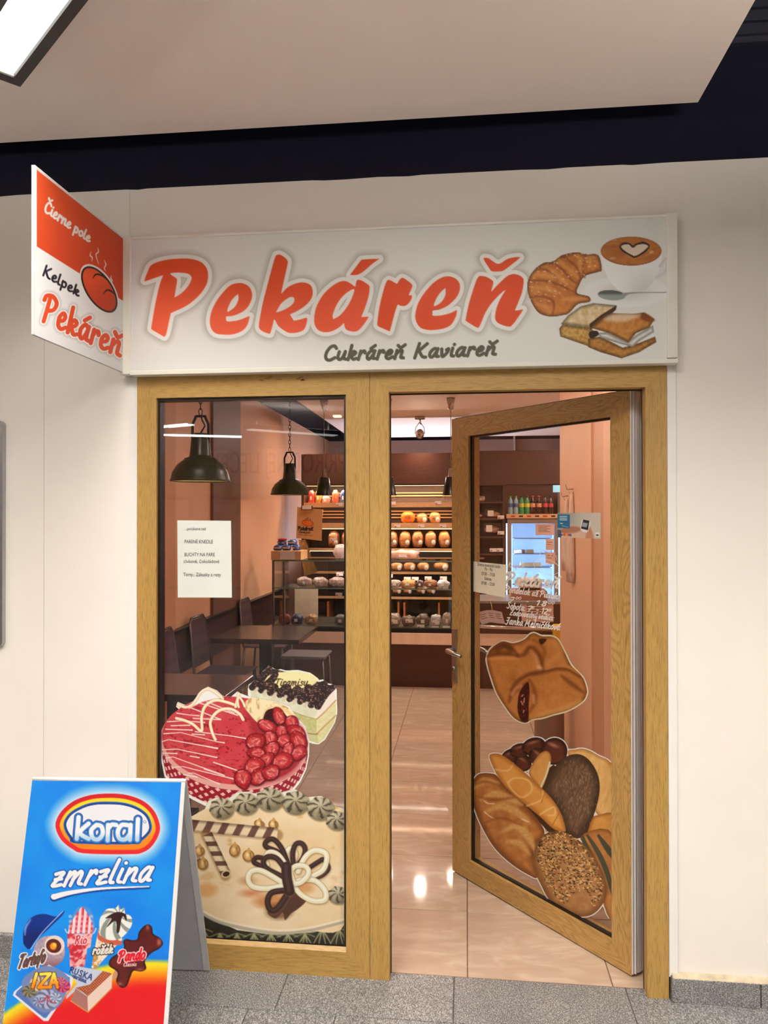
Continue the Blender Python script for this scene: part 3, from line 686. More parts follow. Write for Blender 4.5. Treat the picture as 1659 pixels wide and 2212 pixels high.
# croissant, cup and cream slices
I_ = (1080, 440); sI = 4.1475; z = lambda p: zc(p, I_, sI)
def e_(cvx, cx, cy, rx, ry, col, box, sc, **k): cvx.ell(box[0]+cx/sc, box[1]+cy/sc, rx/sc, ry/sc, col, **k)
e_(cv, 1130, 790, 390, 140, lambda U, V, d: mixc((214, 213, 208), (232, 231, 227), ss(-26, -6, d)), I_, sI, soft=3)
cv.poly(z([(905,450),(940,600),(1000,710),(1070,775),(1190,800),(1310,765),(1395,660),(1450,450),(1300,350),(1000,350)]), lambda U, V, d: mixc((240, 240, 238), (206, 205, 200), ss(1320, 1400, U)*ss(560, 640, V)), soft=1.5)
cv.stroke(z([(1430,560),(1480,500),(1500,520),(1480,610),(1400,660)]), 5, (208, 207, 203), soft=3)
e_(cv, 1175, 425, 272, 130, (150, 92, 50), I_, sI)
e_(cv, 1175, 422, 262, 122, lambda U, V, d: mixc(mixc((196, 128, 66), (160, 92, 40), fbm(U/14, V/7, 3)), (226, 196, 156), ss(.62, .8, fbm(U/26+3, V/13, 5))), I_, sI)
hp = z([(1200,478),(1140,445),(1092,412),(1078,380),(1108,358),(1158,360),(1192,386),(1225,364),(1290,352),(1335,380),(1300,425),(1240,465)])
cv.poly(hp, (226, 208, 184)); cv.stroke(np.vstack([hp, hp[:1]]), [4, 3.4, 4.4, 3.4, 4.6, 3.2, 4.2, 3.6, 4.6, 3.4, 4.4, 4, 4], (48, 28, 20))
e_(cv, 1000, 820, 124, 46, lambda U, V, d: mixc((86, 92, 86), (150, 156, 150), ss(632, 640, V)), I_, sI, rot=.08)
cv.stroke(z([(1105,822),(1160,802),(1300,796),(1490,795)]), [9, 4, 2.2, 2.2], (150, 152, 148), soft=1.4)
def crust(c0, c1, sc=9, seed=1):
    return lambda U, V, d: mixc(mixc(c0, c1, fbm(U/sc, V/sc, seed)), (0, 0, 0), .42*ss(-9, 0, d))
cr = z([(250,690),(300,600),(390,530),(470,520),(560,460),(690,435),(770,455),(880,460),(912,590),(880,612),(780,640),(740,670),(715,720),(690,800),(795,830),(805,878),(700,900),(620,980),(560,1000),(450,1012),(350,980),(290,900),(265,840),(248,780)])
cv.poly(cr, crust((214, 140, 66), (168, 92, 36), 8, 2))
for q in ([(470,520),(560,590),(640,680),(700,720)], [(260,690),(400,690),(540,730),(660,790)], [(770,455),(740,560),(760,660)], [(265,840),(380,830),(480,880),(470,1000)], [(330,580),(430,600),(520,680)], [(560,470),(680,560),(720,660)]):
    cv.stroke(z(q), [2.2, 4.5, 4.5, 2][:len(q)] if len(q) == 4 else 3.4, (126, 62, 22), soft=4, op=.75)
for q in ([(420,560),(520,640),(600,720)], [(520,500),(620,590),(690,660)], [(300,640),(420,640),(560,690)], [(290,760),(400,760),(540,800)], [(330,900),(420,930),(440,980)], [(700,460),(720,540),(720,600)], [(820,480),(810,540),(840,590)], [(560,860),(660,850),(760,850)]):
    cv.stroke(z(q), [3, 9, 4], (236, 172, 98), soft=9, op=.55)
rg = random.Random(5)
for _ in range(150):
    x, y = rg.uniform(260, 880), rg.uniform(450, 990); p = z([(x, y)])[0]
    if cv.a[0, 0] >= 0 and (abs((y-(1000-.75*x))-0) < 210): cv.ell(p[0], p[1], rg.uniform(.8, 2.4), rg.uniform(.7, 1.8), (238, 214, 176), op=rg.uniform(.4, .9), soft=1.5)
def slice_(pts, c0, c1, seed, sc=6): cv.poly(z(pts), crust(c0, c1, sc, seed), sm=False, soft=1.4)
slice_([(530,1120),(560,1080),(800,1110),(870,1160),(800,1280),(540,1190)], (218, 192, 110), (160, 104, 44), 8, 4)
slice_([(545,1078),(610,1000),(720,920),(840,890),(1046,910),(1035,945),(910,1050),(810,1112)], (236, 226, 200), (190, 150, 84), 9, 7)
slice_([(1046,910),(1040,950),(920,1060),(812,1130),(800,1080),(900,1000)], (112, 66, 34), (84, 44, 20), 10, 4)
slice_([(790,1210),(900,1190),(1100,1290),(1240,1250),(1390,1190),(1402,1240),(1250,1330),(1090,1386),(900,1330),(790,1285)], (204, 160, 76), (142, 84, 34), 11, 5)
slice_([(870,1160),(960,1150),(1140,1240),(1230,1170),(1372,1090),(1380,1150),(1250,1230),(1190,1285),(1060,1250),(900,1200)], (248, 246, 240), (222, 216, 204), 12, 5)
slice_([(812,1112),(900,1040),(1000,980),(1200,985),(1290,975),(1384,1035),(1340,1110),(1220,1160),(1150,1245),(1080,1210),(980,1160)], (212, 152, 74), (164, 100, 44), 13, 6)
cv.poly(z([(930,1040),(1030,985),(1200,985),(1260,1000),(1150,1050),(1050,1060)]), (240, 228, 210), soft=8, op=.6)
cv.poly(z([(1290,975),(1384,1035),(1350,1060),(1260,1030)]), (120, 62, 30), soft=4, op=.8); cv.poly(z([(800,1150),(870,1140),(880,1180),(810,1205)]), (44, 26, 18), soft=2)
cv.build('printed_face', M_PRINT_M, parent=sg)

# ---------------- projecting blade sign
BX = -.038
bs = thing('projecting_sign', 'orange and white blade sign jutting out beside the fascia sign', 'shop sign', (BX-.006, -.33, 2.212))
MB().box(BX-.011, BX-.001, -.6155, -.03, 2.2115, 2.7155, .0012).build('sign_board', plain('sign_board_edge', (188, 186, 182), .5), bs)
MB().box(BX-.012, sx0, -.038, .006, 2.203, 2.722, .003).build('corner_post', M_PVC, bs)
cv = Cv.rect((BX, -.6155, 2.7155), (0, .5855, 0), (0, 0, -.504), 330, 284, (230, 230, 230))
L_ = (40, 340); sL = 3.190; z = lambda p: zc(p, L_, sL)
cv.poly(z([(126,84),(720,560),(720,988),(126,614)]), lambda U, V, d: mixc((224, 84, 42), (206, 66, 30), ss(400, 640, V)), sm=False, soft=.8)
write(cv, 'Čierne pole', z([(176,372)])[0], z([(492,588)])[0], (27, 21), 4.6, (236, 228, 222), up=(.05, -1))
write(cv, 'Kelpek', z([(165,812)])[0], z([(418,962)])[0], (26, 22), 4.4, (26, 24, 34), up=(.05, -1), slant=.1)
cv.ell(*z([(556, 905)])[0], 60, 31, (236, 234, 232), rot=.99, soft=1.2)
cv.ell(*z([(556, 910)])[0], 57, 28.5, (24, 22, 30), rot=.99)
cv.ell(*z([(557, 910)])[0], 53, 25, lambda U, V, d: mixc((226, 84, 42), (200, 62, 28), ss(590, 660, V)), rot=.99)
for q in ([(512,834),(535,806),(580,816),(612,846)], [(584,944),(606,916),(636,920),(664,946)]): cv.stroke(z(q), [1.2, 3.2, 3.4, 1.4], (28, 22, 28))
for q in ([(500,650),(494,676),(508,690),(506,714)], [(548,622),(550,652),(534,672),(552,736)], [(590,708),(602,738),(592,762),(600,782)], [(640,814),(636,834),(644,846),(644,862)]): cv.stroke(z(q), [.9, 2.6, 2.4, 1.], (238, 230, 226))
tl = lettering('Pekáreň', z([(160,1128)])[0], z([(704,1378)])[0], (66, 52), slant=.1, up=(.03, -1))
for q in tl: cv.stroke(q, 9, (170, 164, 158), grow=5, soft=8, op=.6)
for q in tl: cv.stroke(q, 9, (240, 238, 234), grow=2.6)
for q in tl: cv.stroke(q, 9, (222, 76, 36))
cv.build('printed_face', M_PRINT_M, parent=bs)

# ---------------- window stickers
def win_at(y): return lambda u, v: on_plane(u, v, np.array([0, y, 0]), np.array([0, 1., 0]))
E_ = (330, 1400); sE = 3.770; z = lambda p: zc(p, E_, sE)
cv = Cv(530, 1436, 732, 1612, 1.0)
out = z([(945,148),(985,170),(1010,183),(1040,176),(1085,188),(1180,182),(1280,205),(1340,248),(1352,266),(1385,260),(1420,290),(1480,303),(1493,340),(1498,530),(1480,605),(1400,742),(1350,780),(1305,775),(1200,735),(1000,600),(800,420),(782,400),(778,340),(785,300),(860,243),(900,190)])
cv.poly(out, (240, 240, 232), m=1.6, sm=False)
cv.poly(z([(790,330),(1340,478),(1335,575),(1140,520),(800,400)]), lambda U, V, d: mixc((238, 238, 214), (206, 204, 172), fbm(U/12, V/12, 1)), sm=False)
cv.poly(z([(800,400),(1140,518),(1335,578),(1335,692),(1150,640)]), lambda U, V, d: mixc((214, 212, 150), (172, 170, 104), fbm(U/4, V/4, 2)), sm=False)
cv.poly(z([(1150,640),(1335,692),(1345,705),(1350,776),(1270,755)]), lambda U, V, d: mixc((206, 206, 152), (188, 184, 120), fbm(U/4, V/4, 3)), sm=False)
cv.poly(z([(1340,478),(1480,310),(1490,425),(1335,578)]), (240, 228, 214), sm=False)
cv.poly(z([(1335,578),(1490,425),(1492,545),(1335,692)]), lambda U, V, d: mixc((236, 230, 180), (212, 204, 148), fbm(U/5, V/5, 4)), sm=False)
cv.poly(z([(1338,692),(1492,545),(1478,605),(1398,738),(1350,776)]), lambda U, V, d: mixc((228, 222, 168), (206, 200, 140), fbm(U/5, V/5, 4)), sm=False)
cv.stroke(z([(1335,578),(1400,520),(1490,425)]), 2.2, (190, 136, 82), soft=2); cv.stroke(z([(1338,694),(1410,625),(1492,548)]), 2.4, (196, 140, 90), soft=2)
cv.stroke(z([(1140,518),(1240,555),(1335,580)]), 1.5, (176, 150, 100), soft=2); cv.stroke(z([(1250,690),(1300,700),(1345,700)]), 2, (150, 110, 70), soft=2)
cocoa = lambda U, V, d: mixc((44, 30, 28), (158, 122, 110), ss(.55, .78, fbm(U/3.2, V/2.2, 6)))
cv.poly(z([(945,158),(1090,195),(1350,275),(1478,312),(1340,470),(1210,440),(1000,380),(795,335)]), cocoa, sm=False, soft=2)
e_(cv, 1125, 262, 212, 70, (238, 228, 160), E_, sE); e_(cv, 1125, 258, 200, 60, (240, 232, 172), E_, sE, soft=6)
write(cv, 'Tiramisu', z([(990,308)])[0], z([(1262,306)])[0], 16, 2.7, (92, 66, 40), slant=.22)
for q in ([(810,318),(880,250),(950,170)], [(885,342),(950,280),(1000,215)], [(958,362),(985,320),(1000,318)], [(1035,378),(1080,325),(1105,325)], [(1115,412),(1170,340),(1190,345)], [(1200,432),(1262,332),(1282,330)], [(1290,462),(1340,330),(1400,288)], [(1345,474),(1400,380),(1468,318)]):
    cv.stroke(z(q), [15, 17, 13], cocoa, soft=1.4)
for q in ([(835,350),(850,330)], [(905,372),(920,350)], [(985,395),(1000,372)], [(1065,424),(1085,395)], [(1150,448),(1165,420)], [(1240,474),(1255,448)]): cv.stroke(z(q), 7, (214, 200, 172), soft=3)
cv.build('cake_sticker', M_PRINT, win_at(.0292), .84, label='tiramisu cake sticker on the shop window glass', cat='sticker', group='food stickers on the glass')

cv = Cv(343, 1482, 668, 1746, 1.0); rg = random.Random(11)
out = z([(60,700),(130,580),(222,500),(195,475),(205,443),(265,468),(330,438),(400,348),(450,318),(520,348),(570,395),(640,400),(690,358),(712,372),(780,398),(1000,438),(1110,478),(1165,560),(1240,640),(1262,720),(1274,770),(1268,880),(1247,985),(1200,1085),(1140,1165),(900,1245),(600,1285),(450,1292),(330,1232),(200,1155),(100,1045),(70,900),(55,780)])
cv.poly(out, (244, 240, 234), m=1.5, sm=False)
tcx, tcy, trx, try_, tro = z([(660,765)])[0][0], z([(660,765)])[0][1], 598/sE, 372/sE, .10
def side(U, V, d):
    c = math.cos(tro); n = math.sin(tro); x = ((U-tcx)*c+(V-tcy)*n)/trx; a = np.arcsin(np.clip(x, -1, 1))
    yb = tcy+try_*np.sqrt(np.clip(1-x*x, 0, 1))+np.tan(tro)*(U-tcx); h = (V-yb)/8.4
    p, q = a*13+h, a*13-h
    f = ((np.abs((p/2) % 1-.5) < .25) & (np.abs((q/2) % 1-.5) < .25)).astype(float)
    return mixc((150, 24, 42), (240, 196, 184), f*.95)
body = z([(66,770),(1262,770),(1262,880),(1240,985),(1190,1080),(1130,1150),(900,1225),(600,1265),(460,1270),(340,1215),(210,1140),(110,1035),(80,900)])
cv.poly(body, side, sm=False)
cv.ell(tcx, tcy+4, trx, try_, (228, 168, 158), rot=tro, grow=.8); cv.ell(tcx, tcy-3, trx-3, try_-4, lambda U, V, d: mixc(mixc((196, 46, 60), (212, 84, 88), fbm(U/34, V/20, 2)), (138, 22, 34), ss(.62, .7, fbm(U/7, V/4.2, 9))*.7), rot=tro)
cv.poly(z([(770,520),(860,600),(1160,600),(1250,760),(1150,1000),(900,1110),(700,1110),(760,900),(800,700)]), (150, 28, 40), soft=14, op=.75)
wh = (244, 220, 210)
for q in ([(195,530),(300,545),(375,551)], [(120,600),(250,592),(420,606)], [(330,572),(550,582)], [(105,660),(320,668)], [(90,697),(230,688),(520,762),(580,771)], [(345,680),(615,712),(770,738)], [(65,765),(130,745),(525,815)], [(80,828),(200,823),(520,890)], [(80,855),(195,858)],
          [(105,897),(165,886),(580,1036)], [(495,930),(700,1000)], [(165,972),(240,964),(660,1066)], [(290,1020),(332,1017),(540,1106)], [(305,880),(375,891)], [(435,800),(525,818)], [(385,448),(690,546)], [(440,436),(660,528)], [(300,482),(550,580)], [(150,632),(300,628)], [(320,700),(420,706)], [(420,985),(580,1036)], [(250,1030),(360,1050)]):
    cv.stroke(z(q), [2.4]+[1.7]*(len(q)-2)+[2.6], wh, soft=1., sm=False); p_ = z([q[-1]])[0]; cv.ell(p_[0], p_[1], 1.8, 1.5, wh)
cv.poly(z([(745,472),(790,408),(900,418),(1010,442),(1110,490),(1155,545),(1168,620),(1140,640),(1060,560),(960,540),(900,590),(880,618),(845,600),(790,540)]), lambda U, V, d: mixc((246, 228, 184), (206, 156, 96), ss(.5, .8, fbm(U/9, V/14, 7))))
cv.poly(z([(895,570),(930,500),(1000,485),(1060,520),(1110,600),(1000,640),(900,630)]), (50, 14, 16), soft=1.5)
cv.stroke(z([(890,590),(920,505),(1000,480),(1080,505),(1140,560),(1168,630)]), [2, 4, 5, 6, 6, 3], (240, 206, 150))
def berry(x, y, rx, ry, rot):
    p = z([(x, y)])[0]; rx, ry = rx/sE*1.2, ry/sE*1.2; c, n = math.cos(rot+.5), math.sin(rot+.5); out = []
    tip = rg.uniform(0, 6.28)
    for k in range(9):
        a = tip+6.283*k/9; q = (1.18 if k == 0 else .98 if k in (1, 8) else .9)*rg.uniform(.93, 1.06); X, Y = rx*q*math.cos(a), ry*q*math.sin(a); out.append((p[0]+X*c-Y*n, p[1]+X*n+Y*c))
    out = np.array(out); cen = out.mean(0)
    cv.poly(out+np.array([.6, 1.6]), (84, 8, 16), m=1.2, soft=3.5, op=.9)
    cv.poly(out, lambda U, V, d: mixc(mixc((196, 40, 48), (142, 14, 28), fbm(U/5, V/5, int(x))), (112, 10, 20), ss(-3.2, .3, d)))
    inner = cen+(out-cen)*.62; e = (out[0]-cen); e = e/np.linalg.norm(e); m_ = np.array([-e[1], e[0]])
    cv.poly(inner-e*rx*.12, lambda U, V, d: mixc((228, 104, 98), (246, 196, 178), ss(.45, .75, fbm(U/3.2, V/3.2, int(y)))), soft=5, op=.62)
    cv.stroke([cen-e*rx*.35, cen+e*rx*.45], [2.4, .8], (170, 30, 40), soft=2.5, op=.7)
    for k in (-1, 1): cv.stroke([cen+m_*k*ry*.25, cen+e*rx*.5+m_*k*ry*.1], .9, (252, 224, 210), soft=1.2, op=.6)
    for _ in range(6):
        k = rg.randrange(9); g_ = cen+(out[k]-cen)*rg.uniform(.74, .92); cv.ell(g_[0], g_[1], .9, .6, (238, 170, 96), soft=.8, op=.8)
    cv.stroke([out[4]*.8+cen*.2, out[5]*.8+cen*.2], 1.5, (250, 216, 210), soft=1.8, op=.7)
for b in [(1030,560,62,44,.8),(1130,600,50,52,.3),(930,630,70,46,-.2),(1050,680,52,46,.5),(1180,690,76,48,.3),(955,730,56,50,0),(830,770,70,66,0),(1070,755,52,52,0),(1190,760,68,56,.4),(970,820,48,66,.2),(1100,835,42,72,-.2),(1185,850,46,66,.1),(850,855,64,48,-.1),(920,910,46,58,.2),(1045,920,60,74,.4),(820,965,62,76,.2),(865,1050,48,74,.3),(970,1010,54,64,.3),(730,1055,66,68,0)]: berry(*b)
cream = lambda U, V, d: mixc((250, 236, 196), (226, 186, 120), ss(-1.2, 1.8, d+1.2))
cv.poly(z([(290,490),(390,372),(450,335),(520,365),(565,405),(480,420),(400,440),(340,470)]), (246, 246, 240), soft=2)
for q, wd in (([(205,460),(268,482),(330,452),(390,362),(450,332),(520,368),(570,412)], 5.5), ([(192,572),(262,590),(330,622),(398,675),(398,560),(430,470),(510,425),(600,440),(682,468)], 6.), ([(510,745),(482,680),(470,600),(512,530),(582,495),(652,502),(710,540),(736,582)], 6.), ([(675,478),(688,420),(700,370)], 5.5), ([(700,480),(692,430),(705,400),(735,440),(748,475)], 4.5)):
    cv.stroke(z(q), wd, (176, 90, 74), soft=2, op=.5, grow=.8); cv.stroke(z(q), wd, (248, 228, 182)); cv.stroke(z(q)-np.array([.6, .8]), wd*.45, (254, 246, 220), soft=1.6)
cv.build('cake_sticker', M_PRINT, win_at(.0286), .84, label='red strawberry cake sticker on the shop window glass', cat='sticker', group='food stickers on the glass')

F_ = (360, 1680); sF = 3.95; z = lambda p: zc(p, F_, sF)
cv = Cv(352, 1698, 743, 2046, 1.0); rg = random.Random(21)
ctop = z([(0,700),(10,560),(60,450),(140,370),(215,335),(330,270),(360,200),(420,175),(520,190),(600,130),(690,125),(760,140),(880,85),(980,130),(1100,105),(1200,170),(1320,160),(1440,250),(1520,270),(1520,1460),(-20,1400)])
cv.poly(ctop, (236, 232, 214), m=1.6, sm=False)
cv.poly(z([(-20,1050),(300,1160),(600,1300),(900,1340),(1250,1320),(1530,1240),(1530,1462),(900,1420),(300,1390),(-20,1370)]), lambda U, V, d: mixc((34, 30, 26), (66, 62, 48), fbm(U/8, V/8, 3)), sm=False)
for k in range(11):
    x0 = 20+k*145; y0 = 1275+ (60 if k > 2 else 20) - (40 if k > 8 else 0)
    for dx in (-70, -25, 30, 75): cv.stroke(z([(x0, y0), (x0+dx*.5, y0+55), (x0+dx, y0+118)]), [4.5, 3, 2.2], (170, 168, 118), soft=2.4, op=.85)
    cv.stroke(z([(x0-90, y0+25), (x0, y0-5), (x0+80, y0+20)]), 3, (150, 148, 104), soft=2.5, op=.8)
cake = lambda U, V, d: mixc(mixc((250, 232, 200), (232, 200, 146), fbm(U/60, V/42, 4)), (214, 160, 88), .75*ss(.60, .78, fbm(U/38+9, V/22, 12))*ss(2000, 1800, V))
cv.poly(z([(-60,600),(-20,520),(120,400),(215,340),(360,260),(800,170),(1200,240),(1530,330),(1530,1230),(1200,1308),(900,1330),(600,1290),(380,1200),(200,1120),(0,980)]), cake)
cv.stroke(z([(0,985),(290,1150),(500,1245),(900,1322),(1200,1305),(1530,1225)]), [5, 7, 8, 8, 7, 6], (188, 178, 156), soft=3); cv.stroke(z([(0,965),(290,1128),(500,1225),(900,1300),(1200,1284),(1530,1204)]), 3.5, (252, 238, 214), soft=4)
def rosette(x, y, r, k):
    p = z([(x, y)])[0]; r = r/sF
    cv.ell(p[0]+1.5, p[1]+2.5, r*1.05, r*.92, (96, 84, 58), soft=5, op=.7)
    def sw(U, V, d):
        w_ = fbm(U/9, V/9, 5+int(k*3)); a = np.arctan2((V-p[1]+r*.2)*1.2, U-p[0]); q = np.hypot(U-p[0], (V-p[1]+r*.2)*1.2)/r
        t = .5+.5*np.sin(a*7+q*3.2+k*2+w_*3.0); lit = np.clip(.55-.5*((U-p[0])*.35+(V-p[1])*.95)/r, 0, 1)
        base = mixc((112, 101, 76), (198, 188, 156), lit)
        return mixc(mixc(base, (54, 46, 32), .8*ss(.35, .05, t)), (226, 218, 190), .55*ss(.72, .98, t)*lit)
    P_ = [(p[0]+r*(1+.10*math.sin(7*a_+k*2))*math.cos(a_), p[1]+r*.84*(1+.10*math.sin(7*a_+k*2))*math.sin(a_)) for a_ in np.linspace(0, 6.283, 29)[:-1]]
    cv.poly(P_, sw, soft=1.6)
    cv.poly([(p[0]-r*.2, p[1]-r*.2), (p[0]-r*.05, p[1]-r*.72), (p[0]+r*.18, p[1]-r*.2)], (204, 195, 166), soft=4, op=.75)
for q in [(470,262,100,0),(675,222,104,1.5),(880,185,112,.6),(1100,212,112,2.2),(1312,262,112,1.2),(1452,365,90,.4),(1462,1000,84,.9)]: rosette(*q)
for q in [(790,395,46,34),(910,400,42,40),(580,620,46,54),(697,665,50,50),(278,625,46,44),(308,735,46,50)]:
    p = z([q[:2]])[0]; cv.ell(p[0]+1, p[1]+3, q[2]/sF, q[3]/sF, (130, 86, 40), soft=4, op=.6)
    cv.ell(p[0], p[1], q[2]/sF, q[3]/sF, lambda U, V, d: mixc((220, 176, 104), (132, 84, 36), ss(-6, 1, d)), rot=.4); cv.poly([(p[0]-6, p[1]-4), (p[0]+1, p[1]-q[3]/sF-5), (p[0]+6, p[1]-4)], (206, 160, 92), soft=2); cv.ell(p[0]-2, p[1]-2, 3.5, 4.5, (248, 230, 184), soft=4, op=.8); cv.stroke([(p[0]+4, p[1]-6), (p[0]+6, p[1]+6)], 2.5, (110, 66, 26), soft=3, op=.7)
def wafer(a, b, wd, stripes):
    a, b = z([a])[0], z([b])[0]; e = (b-a)/np.linalg.norm(b-a); n = np.array([-e[1], e[0]]); L = np.linalg.norm(b-a)
    def f(U, V, d):
        s = (U-a[0])*e[0]+(V-a[1])*e[1]; t = ((U-a[0])*n[0]+(V-a[1])*n[1])/(wd/2)
        st = ss(.35, .5, np.abs(((s+t*5)/L*stripes) % 1-.5)*1.6)
        return mixc(mixc((238, 218, 178), (112, 78, 68), st), (70, 44, 30), .5*ss(.4, 1.05, np.abs(t-.15)))
    cv.stroke([a+n*3, b+n*3], wd, (140, 96, 52), soft=6, op=.6, sm=False)
    cv.poly([a-n*wd/2, b-n*wd/2, b+n*wd/2, a+n*wd/2], f, sm=False)
wafer((100,395),(945,478),25, 6.6); wafer((345,480),(512,832),22, 4.2); wafer((60,520),(260,720),22, 3)
p = z([(508,822)])[0]; cv.ell(p[0], p[1], 11, 8, (226, 196, 150), rot=-.3); cv.ell(p[0], p[1], 7.5, 5.4, (70, 38, 24), rot=-.3)
for q in ([(820,560),(930,620)],): pass
for x, y, rx, ry, c in [(900,1060,150,60,(196,120,60)),(720,985,80,26,(206,110,70)),(960,1140,110,70,(110,66,40)),(1180,940,70,50,(214,150,90)),(340,960,90,60,(226,160,90)),(690,880,60,30,(190,130,80))]:
    p = z([(x, y)])[0]; cv.ell(p[0], p[1], rx/sF, ry/sF, c, soft=11, op=.75)
cv.poly(z([(860,1150),(930,1090),(1040,950),(1150,1000),(1190,1050),(1120,1120),(1060,1160),(1010,1215),(990,1150),(930,1200)]), (82, 52, 38), soft=2)
D_, W_ = (54, 34, 30), (240, 232, 190)
loops = [(W_, [(1050,760),(1020,650),(1060,600),(1100,650),(1070,740)], 9), (D_, [(1040,740),(960,640),(850,590),(850,545),(910,525),(980,600),(1030,720)], 9.5), (D_, [(1085,760),(1075,650),(1100,570),(1150,560),(1182,610),(1160,690),(1100,760)], 9.5),
 (D_, [(1230,760),(1300,715),(1340,700),(1380,770),(1330,830),(1250,860)], 9), (W_, [(1120,800),(1180,680),(1260,620),(1350,640),(1365,700),(1330,790),(1220,850)], 10), (D_, [(960,830),(820,760),(745,720),(770,680),(840,690)], 9),
 (W_, [(1040,780),(960,660),(880,630),(840,680),(860,740)], 8), (D_, [(1000,850),(860,780),(825,720),(860,675),(940,690),(1010,780)], 10), (W_, [(1000,920),(860,945),(740,930),(695,870),(720,800),(800,790),(900,840),(980,890)], 10),
 (W_, [(1080,900),(1160,870),(1270,880),(1350,960),(1350,1040),(1250,1050),(1150,1000),(1090,930)], 10), (D_, [(1030,960),(900,980),(862,1050),(880,1120),(930,1130),(1000,1050),(1045,960)], 11), (W_, [(1080,890),(1060,800),(1110,750),(1190,760),(1210,820),(1150,890),(1090,905)], 9.5), (D_, [(1022,760),(1025,850),(1048,965)], 19)]
for c, q, wd in loops:
    wd = wd*1.12; cv.stroke(z(q)+np.array([1.5, 3.0]), wd, (150, 104, 58), soft=6, op=.45)
    cv.stroke(z(q), wd+1.5, (90, 60, 40), soft=3, op=.45); cv.stroke(z(q), wd, c); cv.stroke(z(q)-np.array([.8, 1.2]), wd*.35, tuple(min(255, x*1.35+14) for x in c), soft=2.2, op=.7)
cv.build('cake_sticker', M_PRINT, win_at(.0280), .84, label='cream cake sticker with chocolate bow along the window bottom', cat='sticker', group='food stickers on the glass')
# ---------------- stickers and lettering on the open door
G_ = (940, 1180); sG = 4.1475; z = lambda p: zc(p, G_, sG)
cv = Cv(1046, 1362, 1273, 1566, 1.0)
bun = z([(450,1000),(480,920),(540,870),(610,838),(700,855),(790,825),(840,780),(890,765),(960,793),(1040,795),(1100,820),(1140,880),(1180,960),(1230,1060),(1300,1130),(1345,1190),(1372,1280),(1370,1330),(1330,1400),(1200,1480),(1060,1520),(960,1550),(880,1562),(820,1592),(760,1585),(690,1540),(620,1450),(540,1320),(490,1180),(460,1080)])
cv.poly(bun, (222, 216, 188))
cv.poly(bun, lambda U, V, d: mixc(mixc((206, 138, 72), (158, 96, 42), fbm(U/30, V/30, 5)), (104, 54, 18), .75*ss(-14, -1, d)+.12*ss(.5, .8, fbm(U/4, V/4, 2))), m=-3.2)
def shade(q, wd, c, soft=8, op=.8): cv.stroke(z(q), wd, c, soft=soft, op=op, keep=False)
shade([(470,985),(560,965),(650,965),(740,985)], [4, 9, 10, 4], (98, 48, 16)); shade([(500,950),(590,880),(680,910),(740,975)], [3, 8, 8, 3], (84, 40, 14), 9)
shade([(560,930),(620,900),(670,930)], 10, (70, 34, 14), 12); shade([(480,1010),(600,1000),(740,1005)], 5, (214, 152, 88), 7, .7)
shade([(740,985),(800,965),(850,910),(910,950),(955,1040),(965,1110)], [4, 8, 10, 12, 10, 5], (104, 52, 20), 8); shade([(860,935),(900,990),(925,1080)], [4, 8, 6], (206, 146, 96), 8, .7); shade([(930,1085),(950,1105)], 9, (226, 176, 138), 6, .8)
shade([(680,1290),(740,1210),(840,1150),(940,1130),(1080,1095),(1190,1105),(1290,1165)], [4, 7, 9, 10, 9, 8, 4], (92, 44, 16), 8); shade([(990,1100),(1100,1075),(1200,1085),(1290,1140)], 4.5, (208, 140, 76), 6, .7)
shade([(1130,1160),(1180,1200),(1260,1260),(1330,1310)], [3, 7, 8, 4], (100, 50, 18), 9); shade([(960,1040),(980,940),(940,870),(880,840)], [3, 6, 6, 3], (120, 66, 24), 9, .7)
shade([(1010,1060),(1130,940),(1080,850)], 12, (206, 146, 84), 16, .55)
cv.poly(z([(930,830),(1000,835),(950,882)]), (54, 26, 12), soft=2.5, keep=False)
shade([(840,1200),(760,1260),(690,1320),(660,1400)], [4, 9, 9, 4], (116, 56, 22), 8); shade([(690,1330),(720,1280),(770,1250)], 6, (214, 150, 112), 6, .75); shade([(850,1200),(890,1300),(890,1400),(850,1480)], [4, 9, 9, 4], (126, 62, 26), 8); shade([(880,1340),(885,1400)], 6, (214, 160, 120), 6, .7)
cv.poly(z([(740,1400),(760,1300),(830,1215),(846,1300),(838,1420),(838,1540),(815,1580),(770,1560),(740,1480)]), lambda U, V, d: mixc((52, 16, 10), (112, 30, 22), ss(.5, .75, fbm(U/4, V/7, 8))), soft=2, keep=False)
for q in ([(775,1345),(790,1330)], [(800,1360),(795,1400)], [(770,1390),(785,1420)], [(795,1470),(790,1490)]): shade(q, 2.2, (226, 170, 158), 2, .9)
shade([(860,1540),(1000,1500),(1180,1450),(1300,1390)], 8, (216, 168, 92), 10, .6)
cv.build('pastry_sticker', M_PRINT, on_door, .86, label='jam filled pastry sticker in the middle of the door glass', cat='sticker', group='food stickers on the glass')

